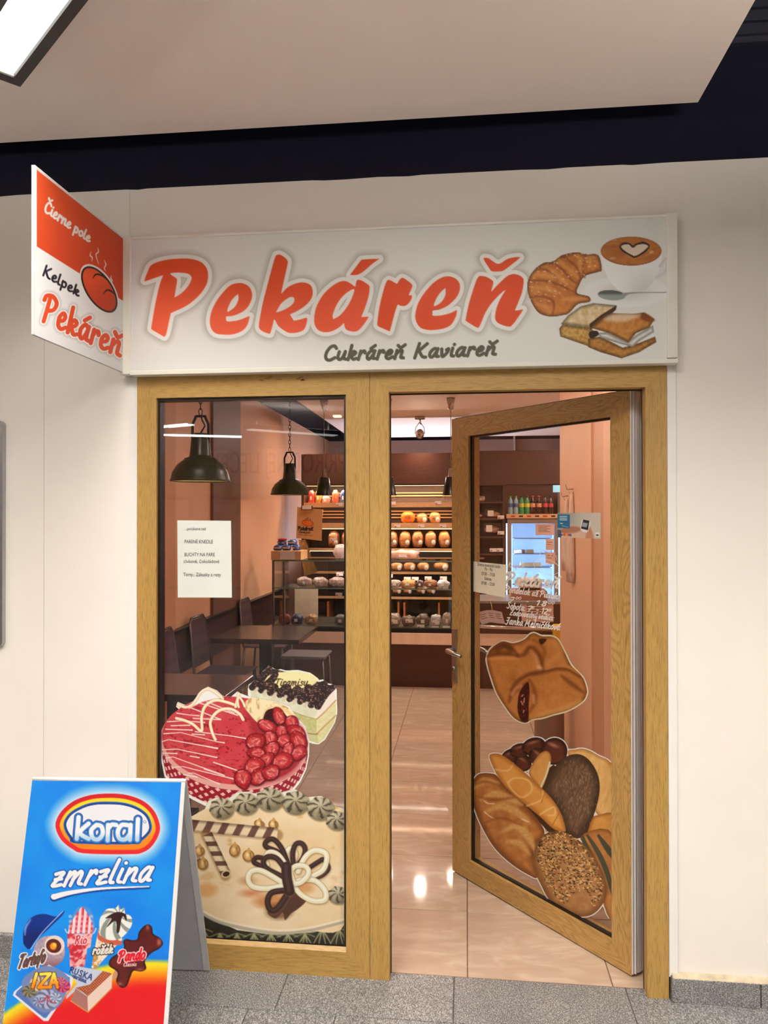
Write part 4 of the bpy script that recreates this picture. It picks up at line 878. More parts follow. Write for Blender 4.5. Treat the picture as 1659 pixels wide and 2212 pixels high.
H_ = (960, 1560); sH = 3.815; z = lambda p: zc(p, H_, sH)
cv = Cv(1014, 1590, 1323, 1984, 1.0); rg = random.Random(31)
S_ = dict(
 pale=[(1020,270),(1080,225),(1160,222),(1260,270),(1395,380),(1395,780),(1260,760),(1200,600)],
 bun=[(1180,910),(1220,790),(1270,765),(1395,756),(1395,945),(1200,930)],
 dark=[(1120,940),(1395,930),(1395,1612),(1350,1598),(1325,1540),(1310,1480),(1330,1370),(1240,1120)],
 loaf=[(215,560),(230,490),(290,425),(400,425),(450,460),(560,580),(700,720),(790,830),(825,920),(760,1000),(735,1100),(765,1275),(700,1262),(560,1175),(420,1045),(320,885),(250,720)],
 roll=[(695,420),(740,320),(800,250),(850,240),(880,290),(860,400),(800,550),(750,500)],
 bag=[(370,285),(400,258),(470,268),(560,330),(680,430),(800,540),(900,650),(960,750),(995,860),(990,905),(900,880),(800,790),(680,690),(560,590),(470,490),(410,390)],
 rye=[(820,560),(880,420),(960,310),(1080,262),(1180,300),(1260,420),(1280,560),(1240,740),(1170,880),(1100,960),(1000,900),(960,750),(880,640)],
 seed=[(730,1130),(760,1000),(850,910),(960,900),(1060,940),(1160,1020),(1250,1130),(1310,1250),(1337,1370),(1310,1490),(1220,1585),(1100,1602),(960,1562),(860,1460),(790,1330),(745,1230)])
braid = [(545,280,82,58,-.5),(645,335,75,70,.6),(625,232,88,58,-.2),(735,200,100,72,-.3),(770,285,80,70,.7),(905,240,108,112,.4)]
for k in S_: cv.poly(z(S_[k]), (232, 228, 220), m=2.6)
for x, y, a, b, r in braid: p = z([(x, y)])[0]; cv.ell(p[0], p[1], a/sH, b/sH, (232, 228, 220), rot=r, grow=2.4)
cv.poly(z([(560,600),(900,350),(1250,700),(1180,950),(900,950),(760,800)]), (60, 36, 20), sm=False)
for x, y, a, b, r in braid:
    p = z([(x, y)])[0]; cv.ell(p[0], p[1], a/sH, b/sH, lambda U, V, d: mixc((84, 42, 28), (38, 16, 10), ss(-10, 0, d)), rot=r)
    cv.ell(p[0]-2, p[1]-b/sH*.45, a/sH*.4, b/sH*.13, (166, 116, 96), rot=r, soft=5, op=.8)
    cv.stroke([p+np.array([-a, b*.5])/sH*.8, p+np.array([0, b])/sH*.8, p+np.array([a, b*.4])/sH*.8], 2.2, (130, 66, 30), soft=3, op=.7)
def bread(k, c0, c1, sc, seed, edge=(70, 36, 12), ew=16, st=(1, 1)):
    cv.poly(z(S_[k]), lambda U, V, d: mixc(mixc(c0, c1, fbm((U+.4*V)/sc*st[0], (V-.4*U)/sc*st[1], seed)), edge, .62*ss(-ew, 1, d)))
bread('pale', (238, 200, 132), (206, 150, 80), 16, 3, (150, 90, 36), 10, (2, .6)); bread('bun', (222, 164, 84), (190, 128, 54), 20, 4, (120, 64, 20), 9)
bread('dark', (212, 152, 84), (164, 100, 46), 16, 5, (104, 58, 22), 10)
for q in ([(1140,945),(1180,1060),(1270,1220)], [(1180,935),(1270,1080),(1340,1240),(1390,1420)], [(1270,935),(1350,1050),(1395,1120)]): cv.stroke(z(q), [6, 13, 8], (70, 72, 54), soft=2)
bread('roll', (226, 172, 100), (200, 140, 68), 24, 6, (140, 84, 34), 8); cv.stroke(z([(868,330),(840,430),(795,535)]), 4, (226, 216, 170), soft=2)
bread('rye', (136, 106, 80), (72, 50, 34), 6, 7, (34, 22, 14), 22, (2.2, .5))
for _ in range(260):
    x, y = rg.gauss(1080, 95), rg.gauss(600, 180); p = z([(x, y)])[0]
    if ((x-1070)/200)**2+((y-600)/310)**2 < 1: cv.stroke([p, p+np.array([rg.uniform(-1, 1), rg.uniform(2, 6)])], rg.uniform(.6, 1.3), (176, 156, 124), soft=1, op=rg.uniform(.25, .7), sm=False)
bread('loaf', (206, 144, 76), (156, 92, 38), 12, 8, (84, 40, 12), 18)
for q in ([(250,540),(330,490),(440,500)], [(300,640),(420,590),(560,640),(640,680)], [(340,740),(480,690),(620,760),(700,830)], [(480,900),(600,860),(700,960),(740,1050)], [(520,980),(620,1000),(700,1090)]):
    n_ = len(q); cv.stroke(z(q), [5]+[15]*(n_-2)+[5], lambda U, V, d: mixc((228, 188, 122), (196, 144, 78), fbm(U/4, V/4, 3)), soft=7, op=.85)
for q in ([(330,650),(360,670),(410,672)], [(330,740),(380,780),(420,800)], [(640,800),(690,820)]): cv.stroke(z(q), 2.2, (246, 232, 206), soft=2.5, op=.8)
for q in ([(240,520),(330,490),(450,520)], [(270,610),(400,640),(580,620)], [(330,830),(470,790),(640,850)]): cv.stroke(z(q), [3, 7, 3], (142, 78, 26), soft=6, op=.75)
bread('bag', (232, 172, 90), (206, 138, 58), 30, 9, (146, 80, 26), 12)
for q in ([(420,390),(520,400),(560,360)], [(520,500),(580,460),(690,480),(720,560),(640,620),(560,560),(520,500)], [(680,690),(800,640),(810,570)], [(790,760),(900,700),(910,760),(860,770)]): cv.stroke(z(q), 3.2, (246, 208, 144), soft=4, op=.75)
for q in ([(800,660),(820,600)], [(890,850),(950,740)]): cv.stroke(z(q), 2.2, (166, 100, 40), soft=2, op=.8)
bread('seed', (190, 142, 88), (150, 100, 54), 12, 10, (92, 52, 20), 20)
for i in range(850):
    a = rg.uniform(0, 6.28); r = math.sqrt(rg.random())*.97; x, y = 1035+r*(285*math.cos(a)*.95+70*math.sin(a)), 1225+r*(330*math.sin(a)+60*math.cos(a))
    p = z([(x, y)])[0]; t = rg.uniform(-.6, 1.4)
    if y > 1440+90*math.sin(x*.021)+rg.uniform(-60, 70) or rg.random() < .25*abs(r)**4: continue
    c = (30, 22, 18) if rg.random() < .55 else (236, 200, 130); L_s = rg.uniform(1., 1.9)
    e = np.array([math.cos(t), math.sin(t)])*L_s
    cv.stroke([p-e, p+e], 1.7, c, soft=.9, op=.92, sm=False, keep=False)
cv.build('bread_sticker', M_PRINT, on_door, .86, label='sticker of assorted breads at the bottom of the door glass', cat='sticker', group='food stickers on the glass')

D_C = (1000, 1020); sD = 6.146; z = lambda p: zc(p, D_C, sD)
M_VINYL = plain('white_vinyl', (226, 222, 212), .5, vary=.02)
ll = thing('door_lettering', 'white brush lettering with shop name and opening hours on the door glass', 'lettering', tuple(on_door(np.array(1150.), np.array(1350.))))
def dl(text, a, b, h, wd, **k):
    ribbons(lettering(text, z([a])[0], z([b])[0], h/sD, up=(.06, -1), **k), wd, on_door).build('text_line', M_VINYL, ll)
dl('Pekáreň', (548,1490), (1268,1548), 172, 4.6)
dl('Pondelok až Piatok:', (556,1592), (1272,1690), 88, 2.1); dl('7', (612,1716), (680,1722), 62, 2.2); dl('00', (694,1690), (772,1694), 40, 1.2)
dl('-', (830,1738), (872,1742), 60, 1.9); dl('18', (960,1766), (1118,1782), 72, 2.4); dl('00', (1126,1748), (1215,1756), 40, 1.2)
dl('Sobota:', (578,1806), (824,1846), 92, 2.1); dl('7', (852,1850), (905,1856), 84, 2.0); dl('00', (898,1812), (944,1816), 40, 1.0); dl('-', (968,1858), (1000,1862), 80, 1.8); dl('12', (1036,1878), (1118,1890), 84, 2.0); dl('00', (1124,1848), (1168,1852), 40, 1.0)
dl('Zodpovedný vedúci:', (620,1898), (1206,1972), 82, 1.9); dl('Janka Melničáková', (560,2014), (1286,2100), 96, 2.2)
dl('Kelpek', (592,1262), (822,1276), 74, 1.3)
t = np.linspace(0, 2*math.pi, 28); c = z([(1110, 1255)])[0]
ov = np.column_stack([c[0]+29*np.cos(t)*math.cos(.3)-15.5*np.sin(t)*math.sin(.3), c[1]+29*np.cos(t)*math.sin(.3)+15.5*np.sin(t)*math.cos(.3)])
lg = [ov]+[z(q) for q in ([(1010,1100),(1025,1084),(1016,1066),(1036,1072)], [(1100,1104),(1076,1090),(1094,1056),(1072,1036)], [(1160,1112),(1174,1090),(1150,1066),(1158,1040)], [(1236,1164),(1248,1142),(1232,1120),(1244,1108)], [(1060,1235),(1095,1205),(1150,1225)], [(1140,1275),(1175,1250),(1215,1275)])]
ribbons(lg, 1.0, on_door).build('bread_emblem', M_VINYL, ll)
def plane_of(u0, v0, u1, v1, fn):
    """text frame on a plane: origin at one pixel, x towards another"""
    a, b = Vector(fn(np.array(float(u0)), np.array(float(v0)))), Vector(fn(np.array(float(u1)), np.array(float(v1))))
    x = (b-a).normalized(); y = Vector((0, 0, 1)); y = (y-x*y.dot(x)).normalized(); zz = x.cross(y)
    M = Matrix((x, y, zz)).transposed().to_4x4(); M.translation = a; return M
# notice with changed hours, taped behind the door glass at an angle
od2 = lambda u, v: on_door(u, v, -.0235)
nq = [(1020.5,1212.5),(1094.5,1220),(1091,1291),(1018.5,1277)]
npts = [Vector(od2(np.array(float(a)), np.array(float(b)))) for a, b in nq]
nt_ = thing('opening_hours_notice', 'tilted paper notice of changed opening hours taped to the door glass', 'notice', npts[3])
def sheet(pts, th, nrm):
    back = [p-nrm*th for p in pts]; n = len(pts)
    return MB().add(list(pts)+back, [tuple(range(n)), tuple(range(n, 2*n))[::-1]]+[(i, (i+1) % n, n+(i+1) % n, n+i) for i in range(n)])
sheet(npts, .0004, DN).build('paper', plain('notice_paper', (226, 220, 196), .7, vary=.03, scale=30), nt_)
od3 = lambda u, v: on_door(u, v, -.0228)
for tx, (a, b), s_, fw in [('Zmena otváracích hodín', (1031,1221.5), .0235, 49.5), ('Po – Pia', (1047,1232), .0235, 16.5), ('07:00 – 17:00', (1040,1242), .0245, 29), ('Sobota', (1046.5,1252.5), .0235, 15), ('07:00 – 12:00', (1039.5,1262.5), .0245, 29)]:
    sans('text_line', tx, M_INK, plane_of(a, b, a+50, b+6.0, od3), s_*.86, nt_, fit=float(np.linalg.norm(od3(np.array(a+fw), np.array(b+fw*.12))-od3(np.array(float(a)), np.array(float(b))))))
# card payment sticker
pq = [(1204,1108),(1297.5,1108.5),(1297.5,1163.5),(1204,1161)]
o_ = on_door(np.array(1204.), np.array(1108.)); ex_ = on_door(np.array(1297.5), np.array(1107.5))-o_; ey_ = on_door(np.array(1204.), np.array(1161.))-o_
cv = Cv.rect(o_, ex_, ey_, 120, 66, (176, 176, 164)); P_ = (1180, 820); z = lambda p: zc(p, P_, 4.607)
cv.over(lambda U, V, c: mixc((150, 156, 150), (198, 192, 176), ss(1210, 1270, U)))
cv.poly(z([(150,1480),(230,1440),(330,1460),(420,1470),(470,1560),(400,1585),(150,1585)]), (206, 176, 152), soft=4)
cv.poly(z([(150,1490),(260,1460),(350,1480),(300,1520),(170,1530)]), (170, 118, 92), soft=4); cv.poly(z([(430,1460),(470,1580),(390,1580)]), (186, 132, 104), soft=4)
cv.poly(z([(112,1340),(235,1343),(235,1482),(112,1475)]), (34, 108, 146), sm=False)
for k in range(3): cv.stroke(z([(135, 1362+k*17), (205, 1362+k*17)]), 1.6, (206, 226, 232), sm=False)
cv.stroke(z([(140,1430),(160,1432)]), 1.8, (226, 236, 240), sm=False); cv.stroke(z([(155,1455),(220,1468)]), 1.2, (150, 196, 210), sm=False)
cv.poly(z([(112,1490),(150,1500),(150,1575),(112,1570)]), (70, 88, 110), sm=False); cv.stroke(z([(128,1544),(158,1545)]), 3, (50, 70, 140), sm=False)
cv.ell(*z([(182,1544)])[0], 2.6, 2.6, (208, 50, 40)); cv.ell(*z([(197,1545)])[0], 2.6, 2.6, (232, 146, 40)); cv.ell(*z([(224,1546)])[0], 2.6, 2.6, (206, 60, 60)); cv.ell(*z([(240,1547)])[0], 2.6, 2.6, (60, 90, 170))
cv.poly(z([(360,1392),(430,1402),(436,1440),(405,1520),(342,1496),(345,1440)]), (226, 224, 218), soft=1.2); cv.poly(z([(368,1392),(430,1404),(415,1500),(345,1482)]), (38, 40, 44), sm=False); cv.poly(z([(365,1420),(415,1430),(400,1472),(352,1462)]), (150, 158, 160), sm=False)
cv.poly(z([(488,1520),(528,1522),(528,1566),(488,1564)]), (232, 230, 222), sm=False); cv.poly(z([(495,1540),(521,1541),(521,1556),(495,1555)]), (50, 60, 80), sm=False)
cv.build('card_payment_sticker', M_PRINT, gain=1.0, label='blue and grey card payment sticker on the door glass', cat='sticker')
# A4 sheet on the shop window
wp = [Vector(at(a, b, y=.0287)) for a, b in [(383,1124),(499,1125),(501,1291),(384,1290.5)]]
ws = thing('window_notice', 'white paper list of dumplings and cakes taped to the shop window', 'notice', wp[3])
sheet(wp, .0004, Vector((0, -1, 0))).build('paper', M_PAPER, ws)
ow = lambda u, v: on_plane(u, v, np.array([0, .0279, 0]), np.array([0, 1., 0]))
for tx, a, b, s_, fw in [('…ponúkame tiež', 397,1145, .0150, 48), ('PARENÉ KNEDLE', 398,1173.5, .0182, 62), ('BUCHTY NA PARE', 398,1201.5, .0182, 66), ('slivkové, čokoládové', 396,1216, .0182, 78), ('Torty,  Zákusky a rezy', 396,1244.5, .0182, 81)]:
    sans('text_line', tx, M_INK, plane_of(a, b, a+60, b+.3, ow), s_*1.05, ws, fit=fw*(at(501, 1200, y=.0279).x-at(401, 1200, y=.0279).x)/100)

# ---------------- ice cream A-board
TL, TR = Vector((-.203, -.350, .799)), Vector((.310, -.316, .800)); WD = (TR-TL)
nrm = Vector((.067, -.998, 0)); DOWN = (Vector((0, 0, -.80))+nrm*.205)
BL = TL+DOWN
ab = thing('ice_cream_board', 'blue folding pavement board advertising ice cream, standing by the window', 'sandwich board', ((TL+TR)/2+Vector((0, .05, -.8))))
fn_ = WD.cross(DOWN).normalized(); fn_ = fn_ if fn_.y < 0 else -fn_
def slabq(a, b, c, d, th, n):
    return MB().add([a, b, c, d, a-n*th, b-n*th, c-n*th, d-n*th], [(0, 1, 2, 3), (7, 6, 5, 4), (0, 4, 5, 1), (1, 5, 6, 2), (2, 6, 7, 3), (3, 7, 4, 0)])
M_ABG = plain('grey_board_back', (176, 176, 180), .6); M_ABE = plain('board_edge', (206, 204, 204), .5)
slabq(TL, TR, TR+DOWN, BL, .006, fn_).build('front_panel', M_ABE, ab)
HB = Vector((0, 0, .004)); RD = Vector((0, 0, -.797))-nrm*.285
rn = WD.cross(RD).normalized(); rn = rn if rn.y < 0 else -rn
a_, b_ = TL-nrm*.012+HB, TR-nrm*.012+HB
slabq(a_, b_, b_+RD, a_+RD, .006, rn).build('rear_panel', M_ABG, ab)
e1 = WD.normalized()
for k in (0, 1):
    p0 = (b_ if k else a_); q0 = p0-e1*.022*(1 if k else -1)
    slabq(p0, q0, q0+RD, p0+RD, -.0012, rn).build('edge_tape', M_ABE, ab)
MB().tube([TL-nrm*.006+HB, TR-nrm*.006+HB], .006, 8).build('hinge_strip', plain('white_plastic', (236, 236, 236), .4), ab)
cv = Cv.rect(TL+fn_*.0008+e1*.001, WD-e1*.014, DOWN, 330, 500, (8, 130, 244))
J_ = (0, 1660); sJ = 3.606; z = lambda p: zc(p, J_, sJ)
cv.over(lambda U, V, c: mixc(mixc((4, 120, 240), (22, 164, 252), fbm(U/70, V/90, 3)), (10, 166, 255), ss(60, 0, U)*.6))
# red and yellow ground sweep
K_ = (0, 1920); zk = lambda p: zc(p, K_, sJ)
def ground(U, V):
    c = (V-1920)*sJ; x = U*sJ
    return c-(560+ ((x-1180)/1180.)**2*430)
def gsweep(U, V, c):
    g = ground(U, V); k = ss(-25, 25, g)
    return c*(1-k[..., None])+mixc(mixc((255, 232, 40), (255, 170, 10), ss(20, 110, g)), (236, 20, 30), ss(70, 230, g))*k[..., None]
cv.over(gsweep)
lo = [(840,195),(980,205),(1110,250),(1200,330),(1245,440),(1235,520),(1180,610),(1110,655),(1020,668),(660,662),(560,625),(480,560),(435,470),(440,400),(490,320),(580,250),(700,208)]
cv.poly(z(lo), (214, 240, 255), m=13, soft=26, op=.95); cv.poly(z(lo), lambda U, V, d: mixc((214, 24, 34), (236, 40, 44), ss(1700, 1800, V)))
cv.poly(z(lo), lambda U, V, d: mixc((255, 226, 40), (255, 140, 24), ss(1740, 1830, V)), m=-9.5)
lo2 = [(835,258),(960,265),(1070,300),(1150,360),(1182,440),(1170,500),(1110,560),(1040,590),(600,585),(540,540),(500,470),(500,410),(550,340),(650,285),(740,262)]
cv.poly(z(lo2), lambda U, V, d: mixc((20, 60, 140), (14, 104, 196), ss(-4, 0, d))); cv.poly(z(lo2), (246, 246, 250), m=-6)
KO = [[(612,380),(598,548)], [(690,430),(622,500),(690,548)], [(752,440),(712,480),(722,540),(765,552),(800,510),(790,452),(752,440)], [(842,440),(838,560)], [(842,470),(870,438),(905,440)], [(1012,445),(950,440),(918,490),(930,545),(975,552),(1005,520)], [(1018,440),(1012,555)], [(1075,395),(1068,555)]]
for g, c in ((9.2, (16, 62, 140)), (7.4, (30, 130, 216)), (4.6, (12, 60, 150))):
    for q in KO: cv.stroke(z(q), 9, c, grow=g-4, soft=1.4)
for q in KO: cv.stroke(z(q), 9.5, lambda U, V, d: mixc((252, 252, 255), (188, 222, 246), ss(1795, 1815, V)))
cv.ell(*z([(1128,416)])[0], 3.2, 3.2, (60, 110, 190)); cv.ell(*z([(1128,416)])[0], 2.3, 2.3, (240, 244, 250))
ZM = lettering('zmrzlina', z([(385,925)])[0], z([(1175,880)])[0], 52, slant=.34)
US = z([(420,1000),(560,965),(800,935),(1160,920)])
for q in ZM: cv.stroke(q, 8, (10, 62, 150), grow=1.8, soft=3)
cv.stroke(US+np.array([0, 2.]), [13, 9.5, 5.5, 3], (10, 62, 150), grow=1.6, soft=3)
for q in ZM: cv.stroke(q, 7.6, (252, 252, 254))
cv.stroke(US, [12, 9, 5, 2.5], (252, 252, 254)); cv.ell(*z([(425,998)])[0], 8, 6, (252, 252, 254))
# products
zk_ = lambda x, y: zk([(x, y)])[0]
cv.poly(zk([(180,400),(190,300),(250,220),(340,195),(440,215),(495,170),(490,200),(380,310),(280,400),(230,470),(190,440)]), lambda U, V, d: mixc((8, 50, 140), (10, 34, 110), ss(1990, 2030, V)), soft=1.5)
cv.stroke(zk([(195,360),(200,300),(240,240)]), [2, 5, 2], (120, 160, 226), soft=4); cv.stroke(zk([(240,470),(330,340),(490,175)]), 1.6, (190, 214, 250))
e_(cv, 385, 488, 122, 122, lambda U, V, d: mixc(mixc((214, 196, 206), (150, 128, 150), fbm(U/4, V/4, 3)), (150, 100, 110), ss(2060, 2090, V)), K_, sJ)
e_(cv, 425, 440, 78, 76, (246, 224, 214), K_, sJ); e_(cv, 418, 445, 60, 54, (92, 34, 30), K_, sJ, rot=.4); e_(cv, 415, 447, 26, 28, (255, 156, 24), K_, sJ, soft=3); e_(cv, 425, 436, 14, 14, (255, 220, 70), K_, sJ, soft=3)
# cup
cv.poly(zk([(560,220),(600,150),(650,135),(705,160),(735,250),(725,330),(540,330)]), (90, 150, 226), soft=2, op=.8); cv.stroke(zk([(508,315),(530,345),(620,365),(720,350),(748,310)]), 3, (180, 206, 240))
cv.poly(zk([(640,142),(600,190),(555,260),(530,340),(560,350),(640,345),(720,345),(715,260),(680,190)]), lambda U, V, d: mixc((252, 226, 226), (226, 60, 84), ss(.45, .6, .5+.5*np.sin((U-177)*.55+(V-1960)*.05))), soft=1.2)
for k in range(5):
    for j in range(4): cv.ell(*zk_(550+40*k+rg.uniform(-6, 6), 215+38*j), 4.2, 3.4, (250, 220, 222), soft=2, op=.5)
cv.poly(zk([(525,350),(720,350),(705,455),(680,465),(660,600),(600,620),(545,610),(540,470),(525,455)]), lambda U, V, d: mixc((250, 190, 190), (206, 40, 56), ss(.4, .65, fbm(U/10+V/16, V/9, 5))), sm=False)
write(cv, 'Rio', zk_(580, 432), zk_(675, 428), 19, 3.2, (250, 240, 240), grow=1.2); write(cv, 'Rio', zk_(580, 432), zk_(675, 428), 19, 2.8, (216, 24, 40))
# cone
cv.poly(zk([(770,300),(960,390),(900,450),(800,560),(745,625),(712,615),(725,540),(745,430)]), lambda U, V, d: mixc((250, 236, 214), (206, 150, 80), ss(.5, .62, fbm(U/9, V/9, 8))), sm=False)
cv.poly(zk([(770,330),(790,370),(950,410),(905,440),(770,400)]), (206, 96, 70), soft=2)
cv.poly(zk([(780,230),(830,160),(900,150),(925,122),(940,160),(972,145),(975,190),(1020,215),(1030,270),(990,340),(930,390),(860,400),(790,370),(775,300)]), lambda U, V, d: mixc((246, 248, 240), (146, 156, 146), ss(.55, .8, .5+.5*np.sin(np.arctan2(V-1975, U-256)*9+np.hypot(U-256, V-1975)*.12))))
cv.poly(zk([(880,190),(930,180),(980,200),(985,250),(960,215),(945,240),(930,330),(910,340),(900,250),(830,300),(870,230),(820,230)]), (52, 22, 22), soft=1.5)
for g_, c in ((2.2, (40, 30, 30)), (0.2, (246, 238, 222))): 
    write(cv, 'rožek', zk_(718, 512), zk_(880, 500), 19, 3.2, c, grow=g_)
# dark chocolate bear-shaped lolly on a stick
cv.stroke(zk([(890,690),(910,640)]), 9, (206, 150, 110))
lolly = [(1150,275),(1185,300),(1195,350),(1250,385),(1270,430),(1235,470),(1180,500),(1130,560),(1140,620),(1100,645),(1040,640),(1015,690),(985,760),(940,768),(905,720),(915,650),(850,600),(860,545),(920,500),(965,460),(960,410),(985,390),(1030,400),(1070,390),(1080,340),(1110,300)]
cv.poly(zk(lolly), lambda U, V, d: mixc(mixc((112, 32, 30), (80, 20, 20), fbm(U/22, V/22, 2)), (44, 8, 8), ss(-6, 0, d)))
for x, y, a, b in [(1240,415,16,26),(930,740,20,12),(1090,630,24,8),(1150,300,10,18)]: e_(cv, x, y, a, b, (206, 120, 100), K_, sJ, soft=5, op=.7)
for g_, c in ((2.0, (250, 226, 226)), (0., (226, 24, 44))): write(cv, 'Pando', zk_(920, 570), zk_(1130, 545), 24, 4.2, c, grow=g_)
cv.stroke(zk([(915,590),(1020,570),(1140,545)]), [1, 2.4, 1.4], (226, 24, 44)); write(cv, 'Classic', zk_(960, 605), zk_(1062, 600), 8, 1.5, (250, 210, 210)); 
for g_, c in ((2.4, (248, 244, 240)), (.2, (98, 66, 62))): write(cv, 'Tortufo', zk_(135, 625), zk_(345, 575), 30, 4.2, c, grow=g_, slant=.3)
# waffle slab
cv.poly(zk([(545,640),(600,602),(860,650),(690,840),(580,800),(515,860),(520,830),(600,740)]), (206, 214, 232), sm=False)
write(cv, 'RUSKA', zk_(540, 650), zk_(715, 715), 14, 2.4, (30, 50, 120)); write(cv, 'zmrzlina', zk_(560, 690), zk_(670, 735), 11, 1.8, (40, 60, 130))
cv.poly(zk([(590,770),(700,745),(800,640),(875,660),(690,840),(650,810)]), lambda U, V, d: mixc((226, 140, 84), (140, 52, 40), ((np.sin((U+V)*1.05) > .3) | (np.sin((U-V)*1.05) > .3)).astype(float)*.85), sm=False)
cv.poly(zk([(875,660),(870,770),(685,962),(680,840)]), (244, 216, 200), sm=False); cv.poly(zk([(590,775),(680,840),(685,962),(550,870)]), (176, 120, 112), sm=False); cv.stroke(zk([(548,872),(685,962),(870,775)]), 2.4, (226, 150, 70), sm=False)
# tray of scoops
cv.poly(zk([(110,800),(160,760),(380,590),(570,690),(560,760),(480,870),(375,1030),(340,1030),(100,830)]), (236, 240, 250), sm=False)
cv.poly(zk([(130,800),(190,745),(370,605),(545,690),(540,760),(470,860),(360,1005),(340,1005),(120,825)]), (86, 120, 190), sm=False)
cv.poly(zk([(190,800),(170,720),(250,640),(370,600),(480,640),(545,720),(500,850),(440,930),(340,965),(250,900)]), (120, 140, 190), soft=1.5)
for x, y, r, c in [(230,800,60,(150,140,110)),(300,740,70,(236,206,160)),(490,760,60,(230,80,130)),(470,720,40,(240,120,150)),(370,860,95,(180,190,226)),(300,880,45,(170,180,220)),(430,850,50,(196,204,236))]:
    p = zk_(x, y); cv.ell(p[0], p[1], r/sJ, r/sJ*.8, lambda U, V, d, c=c, p=p: mixc(c, tuple(q*.6 for q in c), ss(.4, .8, .5+.5*np.sin(np.arctan2(V-p[1], U-p[0])*7+np.hypot(U-p[0], V-p[1])*.3))), soft=2)
for q in ([(370,830),(400,880),(440,890)], [(370,830),(340,870),(300,880)], [(372,832),(370,900)]): cv.stroke(zk(q), 2, (206, 40, 60), soft=1.5)
IZ = [[(285,660),(255,765)], [(318,665),(392,660),(300,768),(395,765)], [(385,768),(420,662),(448,768)], [(400,730),(444,730)]]
for q in IZ: cv.stroke(zk(q), 6.5, (96, 40, 20), grow=1.4, sm=False)
for q in IZ: cv.stroke(zk(q), 6.5, lambda U, V, d: mixc((255, 240, 90), (255, 150, 20), ss(2105, 2130, V)), sm=False)
cv.build('printed_poster', M_PRINT, gain=.64, parent=ab)

# ---------------- snap frame whose edge shows beside the white wall
pf = thing('poster_frame', 'silver snap frame at the edge of the white wall', 'poster frame', (-.9, .0, 1.18))
M_ALUM = plain('silver_aluminium', (176, 178, 178), .3, metal=.9)
xr = at(6, 1100, y=-.012).x; zt, zb = at(4, 908, y=-.012).z, at(4, 1397, y=-.012).z
def rrect(x0, x1, z0, z1, r, n=5):
    o = []
    for cx, cz, a0 in ((x1-r, z1-r, 0), (x0+r, z1-r, 90), (x0+r, z0+r, 180), (x1-r, z0+r, 270)):
        for k in range(n+1): t = math.radians(a0+90*k/n); o.append((cx+r*math.cos(t), cz+r*math.sin(t)))
    return o
def frame_ring(outer, inner, y0, y1):
    n = len(outer); v = [(a, y0, b) for a, b in outer]+[(a, y0, b) for a, b in inner]+[(a, y1, b) for a, b in outer]+[(a, y1, b) for a, b in inner]; f = []
    for i in range(n):
        j = (i+1) % n; f += [(i, j, n+j, n+i), (2*n+i, 3*n+i, 3*n+j, 2*n+j), (i, 2*n+i, 2*n+j, j), (n+i, n+j, 3*n+j, 3*n+i)]
    return MB().add(v, f)
frame_ring(rrect(xr-.72, xr, zb, zt, .018), rrect(xr-.695, xr-.025, zb+.025, zt-.025, .01), -.014, .008).build('profile', M_ALUM, pf)
MB().box(xr-.70, xr-.02, 0, .006, zb+.02, zt-.02).build('backing', M_PAPER, pf); MB().box(xr-.66, xr-.06, -.002, .0, zb+.06, zt-.06).build('poster', plain('poster_print', (226, 226, 220), .6), pf)
# glue stain on the top rail of the window
st_ = MB(); rg = random.Random(4)
for k in range(16):
    p = at(rg.uniform(562, 665), rg.uniform(812, 822), y=0); r = rg.uniform(.003, .008)
    st_.add([(p.x+r*1.6*math.cos(t)*rg.uniform(.5, 1.2), -.0004, p.z+r*.5*math.sin(t)*rg.uniform(.5, 1.2)) for t in np.linspace(0, 6.28, 9)[:-1]], [tuple(range(8))])
st_.build('glue_stain', plain('brown_glue', (150, 92, 34), .5), w1)['kind'] = 'stuff'
# ================================================================== corridor lamps, one real and the rest added, and the far side of the corridor (seen as reflections)
M_HOUS = plain('black_housing', (40, 38, 38), .4); M_DIFF = plain('lamp_diffuser', (250, 250, 246), .4, emit=(255, 252, 244), estr=2.6)
M_LIP = plain('lamp_end_cap', (236, 236, 230), .3)
def corridor_lamp(x, y, ang, label, spread=110):
    t = thing('corridor_lamp', label, 'ceiling lamp', (x, y, 2.985), ang, 'slanted corridor lamps')
    L, W = 1.26, .205
    def part(n, mb, m): return mb.build(n, m, t, world=False)
    part('housing', MB().box(0, L, -W, 0, .045, .065, .002), M_HOUS)
    for y0, y1 in ((-.03, 0), (-W, -W+.055)): part('side_wing', MB().box(0, L, y0, y1, .0, .047), M_HOUS)
    part('end_wing', MB().box(0, .03, -W+.05, -.028, .0, .047), M_HOUS); part('end_wing', MB().box(L-.03, L, -W+.05, -.028, .0, .047), M_HOUS)
    part('end_cap', MB().box(.028, .040, -W+.055, -.03, .004, .046), M_LIP)
    part('diffuser', MB().box(.04, L-.04, -W+.055, -.03, .012, .046), M_DIFF)
    d = Vector((math.cos(ang), math.sin(ang), 0)); n = Vector((-math.sin(ang), math.cos(ang), 0))
    area_light('corridor_lamp_light', Vector((x, y, 2.992))+d*L/2-n*.095, (L-.1, .11), MALL_W*.6, (1.0, .96, .90), rz=ang, spread=spread)
    return t
AN = math.atan2(-.654, .756)
corridor_lamp(-.121, -.557, AN, 'black slanted fluorescent lamp hanging under the pale ceiling panel', 122)
corridor_lamp(.98, -1.05, AN, 'added second black slanted lamp out of view, parallel to the first', 172)  # added out of view to brighten the sign and upper wall
